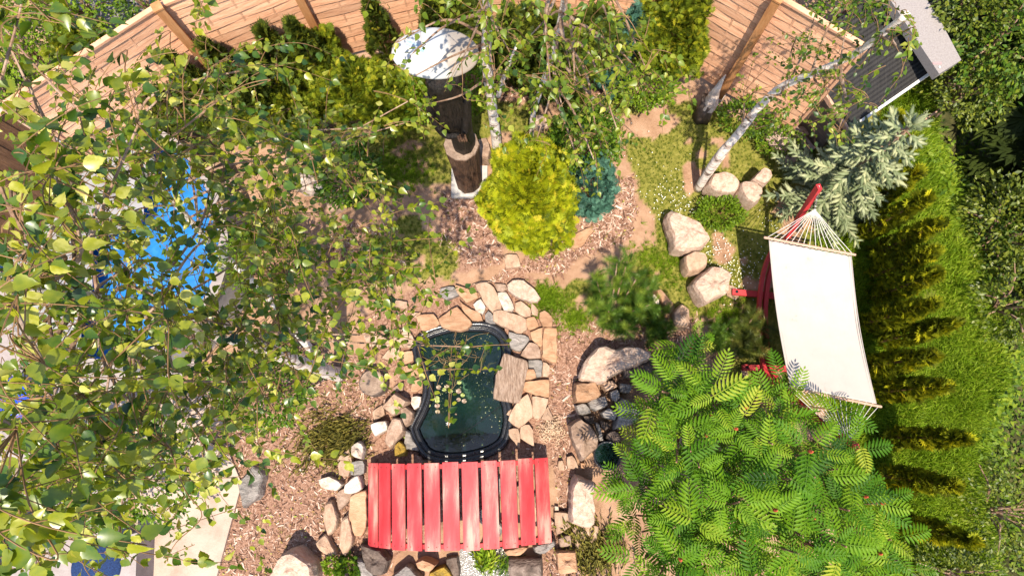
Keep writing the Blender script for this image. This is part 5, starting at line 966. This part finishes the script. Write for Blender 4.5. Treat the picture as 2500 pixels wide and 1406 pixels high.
ORD = ['first', 'second', 'third', 'fourth', 'fifth', 'sixth', 'seventh', 'eighth', 'ninth', 'tenth', 'eleventh', 'twelfth', 'thirteenth', 'fourteenth']
def thuja(tip, h, r, mat, label, group, n_=620, sz=.10):
    tp = W(*tip, h); o = empty('columnar_thuja', (tp[0], tp[1], 0), label, 'conifer', group); P, Rm, a = thuja_mesh(random.random() * 40, h, r, n_); P[:, :2] += tp[:2]
    sunny = .5 + .5 * np.cos(a + math.pi / 2); instmesh('foliage', SPR5, P, Rm, np.clip(rng.normal(sz, .02, n_), .05, .16), np.clip(rng.beta(2, 2, n_), 0, 1), mat, o)
    mb = MB(); mb.tube([(tp[0], tp[1], 0), (tp[0], tp[1], h * .9)], [.022, .005], 6); mb.build('trunk', twig_m, o)
hed = [(2195, 285), (2235, 345), (2240, 420), (2268, 480), (2295, 544), (2282, 612), (2290, 668), (2278, 741), (2335, 790), (2285, 868), (2312, 942), (2361, 1072), (2335, 1187), (2380, 1322)]
for k, t in enumerate(hed): thuja(t, random.uniform(1.3, 1.55), random.uniform(.08, .105), thuja_yl, '%s slim yellow edged thuja counted from the top of the hedge beside the hammock' % ORD[k], 'thujas in the hedge beside the hammock')
fro = [((408, 137), 'slim thuja tip below the first fence post seen over birch leaves'), ((498, 108), 'dark slim thuja just right of the first fence post'), ((598, 128), 'dark thuja left of the pair of tall slim thujas'), ((636, 70), 'left one of the pair of tall slim thujas before the fence'), ((712, 58), 'right one of the pair of tall slim thujas before the fence'), ((900, 2), 'tall slim thuja just left of the sculpture hat'), ((1045, 5), 'thuja rising behind the sculpture hat at the rear fence'), ((560, 170), 'short thuja in front of the left fence below the pair'), ((1345, 45), 'dark thuja behind the thin birch stem at the rear fence'), ((1240, 30), 'dark thuja between sculpture hat and birch stems at the rear fence')]
for t, lab in fro: thuja(t, random.uniform(1.45, 1.7), random.uniform(.15, .19), thuja_gr, lab, 'thujas in front of the timber fence', 760)
# ---- blue spruce
def spruce():
    b0 = W(1992, 488, 0); H_ = 2.15; o = empty('blue_spruce', b0, 'silvery blue spruce leaning over the top of the red hammock stand', 'spruce'); P = []; D = []; S = []; mb = MB(); mb.tube([b0, b0 + UP * H_], [.045, .008], 8); mb.build('trunk', limb_m, o); br_ = MB()
    z = .12
    while z < H_ - .12:
        f = 1 - z / H_; L = .62 * f ** .85 + .07; nb = int(7 - 2 * z / H_); a0 = random.random() * 6
        for k in range(nb):
            a = a0 + 6.283 * k / nb + random.uniform(-.25, .25); Lb = L * random.uniform(.75, 1.12); dz = random.uniform(.05, .35); d = np.array([math.cos(a), math.sin(a), dz]); d /= np.linalg.norm(d); s = b0 + UP * z; br_.tube([s, s + d * Lb], [.010, .003], 5)
            side = np.cross(UP, d); side /= np.linalg.norm(side); m = int(Lb / .055)
            for q in range(1, m + 1):
                p_ = s + d * (Lb * q / m); P.append(p_); D.append(d + rng.normal(size=3) * .12); S.append(random.uniform(.09, .13))
                for sg in (-1, 1):
                    if q > 0: ll = min(.16, .05 + (Lb - Lb * q / m) * .35); P.append(p_); D.append(d * .75 + side * sg * .8 + rng.normal(size=3) * .15); S.append(random.uniform(.8, 1.1) * max(.085, ll))
        z += .125
    for k in range(9): a = k * .7; P.append(b0 + UP * (H_ - .12 + .02 * k * .6)); D.append(np.array([math.cos(a) * .7, math.sin(a) * .7, .8])); S.append(.13)
    P.append(b0 + UP * (H_ - .03)); D.append(UP + [.1, .1, 0]); S.append(.2)
    P = np.array(P); D = np.array(D); n_ = len(P); instmesh('foliage', BRS, P, frames(D), np.array(S), np.clip(rng.beta(2.2, 2, n_) + .15 * (P[:, 2] / H_) - .05, 0, 1), spruce_m, o); br_.build('branches', limb_m, o)
spruce()
# ---- mugo pine and small conifer seedlings
def pine(px, py, label, stems, H_, spread, lean, tuf, mat, nm='young_pine', ts=.12):
    b0 = W(px, py, 0); o = empty(nm, b0, label, 'pine'); mb = MB(); P = []; D = []; S = []
    for k in range(stems):
        a = 6.283 * k / stems + random.uniform(-.3, .3); e = b0 + np.array([math.cos(a) * spread * random.uniform(.4, 1) + lean[0], math.sin(a) * spread * random.uniform(.4, 1) + lean[1], H_ * random.uniform(.6, 1)]); m = b0 * .5 + e * .5; m[2] *= .75; C_ = curve([b0, m, e], 6); mb.tube(C_, np.linspace(.013, .006, len(C_)), 6)
        for q in range(5, 13):
            p_ = np.array(C_[q]); dd = np.array(C_[q]) - np.array(C_[q - 1]); dd /= np.linalg.norm(dd)
            for r_ in range(tuf): P.append(p_ + rng.normal(size=3) * .02); D.append(dd * .7 + nrmz(rng.normal(size=3)) * .9 + UP * .4); S.append(random.uniform(.75, 1.25) * ts)
    mb.build('stems', limb_m, o); P = np.array(P); instmesh('foliage', BRP, P, frames(np.array(D)), np.array(S), rng.beta(2, 2, len(P)), mat, o)
pine(1492, 783, 'young bushy pine with bare stems between the pond and the boulders', 13, .62, .40, (.06, .22), 3, pine_m, ts=.13)
pine(1795, 845, 'small yellowish conifer seedling beside the hammock stand', 9, .5, .26, (.08, .03), 3, leafmat('yellow_needles', [(0, (.03, .06, .01)), (.5, (.12, .15, .02)), (1, (.25, .22, .05))], .15, .5), 'conifer_seedling', ts=.12)
pine(1745, 845, 'small pine seedling sticking out above the sumac', 6, .4, .18, (.0, .1), 3, pine_m, 'conifer_seedling', ts=.1)
pine(1600, 800, 'low dark pine shoots behind the peach stone', 6, .25, .2, (.0, .0), 3, pine_m, 'conifer_seedling', ts=.1)
# ---- heath clumps, reeds
def heath(px, py, ang, label, n_, L, mat=heath_m, spread=.18, name='heather'):
    b0 = W(px, py, 0); P = np.column_stack([rng.normal(b0[0], spread, n_), rng.normal(b0[1], spread * .8, n_), np.full(n_, .04)]); a = ang + rng.normal(0, .45, n_); d = np.stack([np.cos(a), np.sin(a), rng.uniform(.15, .9, n_)], 1)
    T = ([(0, -.02, 0), (0, .02, 0), (.5, .018, .05), (.5, -.018, .05), (1, 0, .02), (.35, .14, .05), (.65, -.13, .06), (.75, .11, .06), (.3, 0, .02), (.55, 0, .02)], [(0, 1, 2, 3), (3, 2, 4), (8, 5, 9), (8, 6, 9), (9, 7, 4)])
    instmesh_o = instmesh(name, T, P, frames(d), rng.uniform(.6, 1.2, n_) * L, rng.random(n_), mat); return tag(instmesh_o, label, 'heather')
heath(838, 1055, 3.6, 'low olive heather clump left of the quartz rock', 520, .17)
heath(800, 1090, 4.2, 'brownish trailing heather just below the olive clump', 260, .16)
heath(1450, 1360, 1.9, 'stringy yellow brown heather at the bottom right of the bridge', 420, .2)
heath(1415, 1300, 2.0, 'thin stringy stems over the squared orange block', 90, .18, spread=.06)
heath(1185, 1385, 1.6, 'bright green reeds in the little cascade below the bridge', 90, .26, long_m, .05, 'reed_clump')
heath(1235, 1385, 1.3, 'dark green water weeds on the right of the cascade', 150, .12, shrub_m, .08, 'reed_clump')
# ---- trees
def birch(label, trunks, cells, lsize, mat, upd=.5, name='birch_tree', nlimb=14, limb_r=.022, gapf=None, tl=1.0, thick=.003, leafm=None):
    b0 = np.array(trunks[0][0][0], float); o = empty(name, b0, label, 'birch'); skel = []
    for pts, r0_, r1_ in trunks:
        C_ = curve(pts, 8); mb = MB(); mb.tube(C_, np.linspace(r0_, r1_, len(C_)), 12, jit=.06); mb.build('trunk', birch_bark, o, True); skel += [np.array(c_) for c_ in C_ if c_[2] > .9]
    skel = np.array(skel); cells = np.array(cells); idx = rng.permutation(len(cells))[:nlimb]; lm = MB(); S2 = [skel]
    for i in idx:
        c_ = cells[i][:3]; dd = np.linalg.norm(skel - c_, axis=1) + 1.2 * np.maximum(0, skel[:, 2] - c_[2] + .5); s = skel[dd.argmin()]; m = s * .5 + c_ * .5 + np.array([0, 0, .18 * np.linalg.norm(c_ - s) * .5]) + rng.normal(size=3) * .06; L = np.linalg.norm(c_ - s); C_ = curve([s, m, c_], 8)
        r0_ = min(limb_r, .007 + .008 * L); lm.tube(C_, np.linspace(r0_, .0035, len(C_)), 6); S2.append(np.array(C_))
    lm.build('limbs', limb_m, o); S2 = np.concatenate(S2); tw = MB(); P = []; D = []; V = []; S = []
    for c_ in cells:
        c3 = c_[:3]; dd = np.linalg.norm(S2 - c3, axis=1); j = dd.argmin(); s = S2[j]; L = c_[3] * tl; out = c3 - s; out[2] = 0; out = out / (np.linalg.norm(out) + .01) + rng.normal(size=3) * [.6, .6, .1]; out[2] = 0; out /= np.linalg.norm(out)
        e = c3 + out * L * .45 - UP * L * upd * random.uniform(.3, 1.3); st = c3 - out * L * .45
        if dd[j] < .42: base_ = [s, s * .4 + st * .6 + UP * .03]
        else: base_ = []
        C_ = np.array(curve(base_ + [st, c3 + UP * .02 * L, e], 5)); tw.tube(C_, np.linspace(thick, .0012, len(C_)), 4, cap=False)
        T_ = C_[-11:]; seg = np.linalg.norm(T_[-1] - T_[0]); k_ = max(3, int(seg / (lsize * .46))); cv = rng.normal(0, .13)
        for q in range(k_):
            t = (q + .5) / k_ * 10; a_ = int(min(t, 9)); p_ = T_[a_] * (1 - (t - a_)) + T_[a_ + 1] * (t - a_); h_ = nrmz(rng.normal(size=3)); h_[2] *= .3; D.append(out * .55 + h_ * .85 - UP * random.uniform(.1, .9)); P.append(p_ + h_ * lsize * .3); V.append(.54 + cv + rng.normal(0, .22)); S.append(lsize * random.choice([.55, .8, 1, 1.05, 1.15]) * random.uniform(.9, 1.1))
    tw.build('twigs', twig_m, o); P = np.array(P); n_ = len(P)
    instmesh('foliage', BL, P, frames(np.array(D), nrmz(UP * .75 + rng.normal(size=(n_, 3)) * .6)), np.array(S), np.clip(V, 0, 1) ** .9, leafm or mat, o); return o, n_
def cellgen(dens, x0, dx, y0, dy, zf, L_f, lsize, cover=1.0, mx=None):
    out = []
    for r, row in enumerate(dens):
        for c, dn in enumerate(row):
            if dn <= 0: continue
            cx_, cy_ = x0 + c * dx, y0 + r * dy
            zz = zf(cx_, cy_); lp = lsize * FPX / (8 - zz); need = dn * cover * dx * dy / (.42 * lp * lp); Lt = L_f(zz); per = max(3, .9 * Lt / (lsize * .46)); n_ = need / per; n_ = int(n_) + (random.random() < n_ % 1)
            for k in range(n_):
                x, y = cx_ + random.random() * dx, cy_ + random.random() * dy; z = min(6.65, zf(x, y) + random.gauss(0, .28)); out.append((*W(x, y, z), Lt * random.uniform(.7, 1.3)))
    return out
DL = [[.7, .7, .06, .0, .06, .28, .05, 0, 0, 0, 0, 0],
      [.35, .45, .4, .3, .4, .42, .42, .2, .08, 0, 0, 0],
      [.35, .5, .7, .8, .8, .85, .85, .75, .35, .12, .15, 0],
      [.95, .95, .95, .85, .6, .8, .8, .7, .35, .3, .12, 0],
      [.95, .95, .85, .75, .6, .4, .6, .5, .45, .3, .35, .12],
      [.95, .95, .8, .75, .65, .5, .45, .6, .65, .5, .35, .05],
      [.9, .9, .9, .75, .8, .75, .45, .3, .25, .15, .18, .18],
      [1.2, 1.2, 1.2, 1.0, .55, .45, .35, .05, 0, 0, 0, 0],
      [1.3, 1.3, 1.2, .9, .3, .3, .06, 0, 0, 0, 0, 0],
      [1.3, 1.2, .4, .25, .25, .1, .05, 0, 0, 0, 0, 0]]
zl = lambda x, y: 6.35 - 2.2 * max(0, min(1, x / 1050)) ** .85
cl = cellgen(DL, -40, 100, -40, 144, zl, lambda z: .15 + .085 * (8 - z), .049, 3.5)
zl2 = lambda x, y: 4.6 - 1.3 * x / 900
D2 = [[v_ * .8 if c < 9 else 0 for c, v_ in enumerate(r)] for r in DL]
cl += cellgen(D2, -40, 100, -40, 144, zl2, lambda z: .2 + .06 * (8 - z), .058, 1.5)
tA = [W(830, 915, 0), W(770, 899, 1), W(700, 872, 1.9), W(610, 838, 2.8), W(470, 800, 3.8), W(310, 750, 4.8), W(60, 690, 6.0)]
tB = [W(800, 905, .5), W(740, 830, 1.1), W(680, 755, 1.7), W(610, 680, 2.3), W(512, 590, 3.0), W(400, 470, 3.9), W(220, 330, 5.0)]
o, n1 = birch('tall birch whose huge near leaves cover the left third of the photo', [(tA, .085, .02), (tB, .045, .012)], cl, .049, birch_leaf, nlimb=75, limb_r=.009, thick=.0024)
DC = [[.3, .35, .5, .8, .8, .8, .3, 0], [.2, .1, .12, .8, .85, .75, .4, .05], [0, .2, .25, .65, .7, .7, .55, .3], [0, .08, .15, .35, .6, .6, .5, .35], [.1, .12, .05, .2, .45, .55, .2, 0], [0, .04, 0, 0, .22, .42, .1, 0]]
zc_ = lambda x, y: 4.3 - 1.9 * max(0, min(1, y / 420))
cc_ = cellgen(DC, 900, 100, -20, 72, zc_, lambda z: .3, .05, 1.9)
t1 = [W(1218, 425, 0), W(1212, 345, .9), W(1200, 250, 1.8), W(1188, 150, 2.6), W(1190, 30, 3.3), W(1185, -90, 4.0)]
t1b = [W(1216, 235, 1.6), W(1230, 190, 2.0), W(1262, 110, 2.5)]

ca_ = [c_ for i, c_ in enumerate(cc_) if c_[0] < -.02]; cb_ = [c_ for c_ in cc_ if c_[0] >= -.02]
o, n2 = birch('white trunked birch right of the sculpture', [(t1, .062, .03), (t1b, .028, .012)], ca_, .05, birch_leaf_b, nlimb=14, upd=.9)
t2 = [W(1296, 385, 0), W(1300, 290, .9), W(1318, 225, 1.5), W(1350, 130, 2.2), W(1372, 30, 2.9), W(1390, -80, 3.6)]
o, n3 = birch('slender thin stemmed birch with hanging twigs behind the golden conifer', [(t2, .03, .024)], cb_, .05, birch_leaf_b, nlimb=20, upd=1.1)
DR = [[0, 0, .15, .3, .5, .55, .2], [0, 0, .25, .3, .25, .4, .45], [0, .15, .5, .4, .2, .4, .3], [.1, .35, .45, .5, .3, .3, 0], [.3, .4, .7, .75, .5, .3, 0], [.2, .25, .4, .6, .4, .05, 0], [.1, .2, .35, .35, .1, 0, 0]]
cr = cellgen(DR, 1810, 62, -10, 50, lambda x, y: 2.2 + 1.9 * max(0, min(1, (x - 1850) / 380)), lambda z: .22, .042, 1.9)
t3 = [W(1703, 462, 0), W(1748, 390, .8), W(1800, 330, 1.3), W(1850, 266, 1.8), W(1905, 215, 2.2), W(1990, 178, 2.65), W(2090, 130, 3.1), W(2215, 35, 3.8)]
o, n4 = birch('leaning birch with spotted trunk beside the right fence panels', [(t3, .052, .022), ([W(1716, 450, .05), W(1760, 392, .6), W(1812, 318, 1.2)], .022, .012)], cr, .042, birch_leaf_b, nlimb=16, upd=.4)
print('leaves', n1, n2, n3, n4)
# ---- sumac
sumac_red = plain('sumac_red', (.45, .07, .03), .8)
poly = [(1510, 1235), (1550, 1170), (1600, 1060), (1600, 940), (1625, 880), (1690, 845), (1720, 900), (1775, 970), (1880, 990), (1940, 1040), (1985, 1085), (2065, 1150), (2130, 1200), (2180, 1260), (2210, 1450), (1600, 1450), (1545, 1330)]
sm = empty('sumac_tree', W(1800, 1230, 0), 'big bright green sumac with feathery leaves at the lower right', 'sumac'); pts = []; tries = 0
while len(pts) < 132 and tries < 30000:
    tries += 1; x, y = random.uniform(1420, 2260), random.uniform(780, 1450)
    if not inpoly(np.array([x]), np.array([y]), poly)[0]: continue
    if all((x - a) ** 2 + (y - b_) ** 2 > 43 ** 2 for a, b_, _ in pts): pts.append((x, y, 1.0 + .95 * min(1, math.hypot(min(x - 1420, 2260 - x, 300), 0) / 220) * random.uniform(.45, 1.25) - (.4 if y < 950 else 0)))
pts += [(1945, 985, 1.25), (2045, 1000, 1.3), (1905, 955, 1.2), (2100, 1100, 1.55), (2055, 1120, 1.45), (1590, 1010, 1.0), (1585, 1080, 1.0)]
P = []; D = []; N_ = []; S = []; V = []; st = MB(); bases = [W(1780, 1180, 0), W(1880, 1260, 0), W(1700, 1280, 0), W(1960, 1330, 0), W(1690, 960, 0)]
for x, y, z in pts:
    t = W(x, y, z); b0 = min(bases, key=lambda q: np.linalg.norm(q[:2] - t[:2] * .9)); m = b0 * .45 + t * .55; m[2] = z * .45; C_ = curve([b0, m, t], 6); st.tube(C_, np.linspace(.022, .008, len(C_)), 6); a0 = random.random() * 6; k_ = random.randint(5, 7); cv = rng.normal(0, .12)
    for k in range(k_):
        a = a0 + 6.283 * k / k_ + random.uniform(-.8, .8); el = random.uniform(-.1, .9); d = np.array([math.cos(a), math.sin(a), el]); P.append(t + np.array([math.cos(a), math.sin(a), 0]) * random.uniform(-.05, .14) + UP * random.uniform(-.22, .04)); D.append(d); N_.append(UP + np.array([math.cos(a), math.sin(a), 0]) * (-el) + rng.normal(size=3) * .22); S.append(random.uniform(.17, .33)); V.append(np.clip(.52 + cv + rng.normal(0, .17), 0, 1))
    if random.random() < .16: bd_ = MB(); bd_.tube([t + [0, 0, -.02], t + [0, 0, .02], t + [0, 0, .06]], [.013, .018, .006], 7, jit=.4); bd_.build('flower_spike', sumac_red, sm)
P = np.array(P); instmesh('foliage', FRD, P, frames(np.array(D), np.array(N_)), np.array(S), V, sumac_m, sm); st.build('stems', noisemat('sumac_stem', [(.3, (.12, .05, .03)), (.7, (.28, .15, .1))], 9, 5, .8), sm)
# ---- beyond the garden
def gtree(px, py, z, rad, label, mat, n_, size, base_z=0, name='leafy_tree', th=.05, cat='tree'):
    c_ = W(px, py, z); gz0 = float(gz(c_[0], c_[1])); o = empty(name, (c_[0], c_[1], gz0), label, cat); P, d, r = ell(n_, c_, rad, -.6, .3, .45, px * .01); nn = nrmz(UP + rng.normal(size=P.shape) * .5)
    instmesh('crown', BL if size > .07 else SL_, P, frames(nrmz(d + rng.normal(size=P.shape) * .6 - UP * .2), nn), np.clip(rng.normal(size, size * .2, len(P)), size * .5, size * 1.5), rng.beta(2, 2, len(P)), mat, o)
    mb = MB(); b0 = np.array([c_[0], c_[1], gz0 - .05]); mb.tube([b0, c_ * [1, 1, 1] - UP * rad[2] * .3], [th, th * .5], 8)
    for k in range(12): e = P[rng.integers(len(P))]; mb.tube(curve([c_ - UP * rad[2] * .6, (c_ + e) / 2, e], 4), np.linspace(th * .35, .005, 9), 5)
    mb.build('trunk', limb_m, o); return o
yel = leafmat('yellow_green_leaf', [(0, (.03, .06, .01)), (.5, (.12, .16, .015)), (1, (.26, .28, .03))], .35)
gtree(2375, 20, 1.1, (.42, .40, .5), 'yellow green bushy tree above the grey felt roof', yel, 2200, .06)
gtree(2450, 90, 1.0, (.6, .7, .6), 'mid green tree in the top right corner', wild_m, 2200, .07)
gtree(2370, 215, .6, (.42, .42, .5), 'sunlit green bush right of the grey felt roof', yel, 2200, .05)
gtree(2455, 560, .0, (.55, .6, .6), 'light green bush at the right edge level with the hammock', yel, 2400, .065)
gtree(2470, 740, .1, (.5, .5, .55), 'leafy green bush on the bank at the right edge', yel, 1500, .06)
gtree(2390, 600, -.2, (.35, .5, .4), 'dark leaved bush at the top of the bank', wild_m, 1500, .05)
gtree(2440, 1250, .0, (.55, .6, .45), 'olive green bush in the lower right corner', yel, 1800, .045)
gtree(2330, 1400, .3, (.5, .3, .35), 'yellowish undergrowth bush at the bottom right', yel, 1800, .04)
gtree(45, 110, .6, (.75, .7, .6), 'bright green hedge bush outside the left fence corner', shrub_y, 3600, .06)
gtree(10, 260, .4, (.4, .5, .45), 'green bush touching the outside of the left fence', shrub_m, 1500, .06)
gtree(200, 20, .4, (.4, .35, .4), 'green bush beside the grey road', shrub_y, 1200, .06)
gtree(345, 5, .3, (.3, .3, .3), 'dark little shrub between the road and the fence', wild_m, 900, .05)
gtree(2070, 25, .8, (.4, .5, .4), 'green bush behind the right fence end', shrub_m, 1200, .06)
for k, (x, y, h, r_) in enumerate(((8.2, -1.6, 6.0, 1.2), (7.5, 2.4, 6.0, 1.4), (7.3, 3.7, 6.0, 1.4), (7.2, 5.4, 6, 1.4))):  # conifers added out of view to cast shade over the bank
    gz0 = float(gz(x, y)); o = empty('shade_conifer', (x, y, gz0), '%s tall dark conifer added out of view to shade the bank counted from the bottom right' % ORD[k], 'conifer', 'conifers added to shade the bank'); n_ = 2600; t = rng.random(n_) ** .7; a = rng.uniform(0, 6.283, n_); rr_ = r_ * (1 - t * .92) * (.35 + .65 * rng.random(n_) ** .5)
    P = np.stack([x + rr_ * np.cos(a), y + rr_ * np.sin(a), gz0 + .8 + t * (h - .8)], 1); d = np.stack([np.cos(a), np.sin(a), np.full(n_, -.25)], 1) + rng.normal(size=(n_, 3)) * .3
    instmesh('crown', SPR, P, frames(d, np.tile(UP, (n_, 1)) + rng.normal(size=(n_, 3)) * .4), rng.uniform(.25, .5, n_), rng.random(n_) * .6, thuja_gr, o); mb = MB(); mb.tube([(x, y, gz0), (x, y, gz0 + h)], [.13, .02], 8); mb.build('trunk', limb_m, o)
n_ = 15000; P = rng.uniform([4.95, -2.5], [8.5, 7], (n_, 2)); k = (P[:, 0] > 5.15 + .25 * np.sin(P[:, 1] * 1.3)) & (vn(P[:, 0], P[:, 1], .6, 9) > .34); P = P[k]; n_ = len(P); z = gz(P[:, 0], P[:, 1]) + rng.random(n_) * .3 * vn(P[:, 0], P[:, 1], .5, 12) + .02
tag(instmesh('undergrowth', SL_, np.column_stack([P, z]), frames(rng.normal(size=(n_, 3)) * [1, 1, .4], np.tile(UP, (n_, 1)) + rng.normal(size=(n_, 3)) * .5), rng.uniform(.05, .10, n_), rng.beta(1.8, 2, n_), leafmat('undergrowth_leaf', [(0, (.02, .05, .006)), (.5, (.11, .19, .012)), (1, (.30, .36, .03))], .3, .55, .2)), 'mixed green undergrowth covering the bank on the right', 'undergrowth', kind='stuff')
p0, p1 = W(2315, 255, .1), W(2245, 300, .1); st_ = MB(); st_.tube([p1, p0], .018, 8); tag(st_.build('wooden_stake', barw), 'bare wooden stake lying at the tip of the blue spruce', 'stake')
# driftwood stump by the right fence
b0 = W(1712, 285, 0); o = empty('driftwood_stump', b0, 'pale jagged dead stump standing left of the fence post', 'stump'); mb = MB(); lathe(mb, b0, [(.11, 0, 0, 0), (.10, .2, .01, 0), (.095, .38, .0, .02)], 12, .6); mb.build('bark', darkst, o, True)
mb = MB(); lathe(mb, b0, [(.085, .30, .015, -.02), (.08, .42, .02, .0), (.055, .52, .03, .05), (.018, .72, .06, .10), (.006, .82, .075, .12)], 10, .9); mb.build('bleached_top', quartz, o)
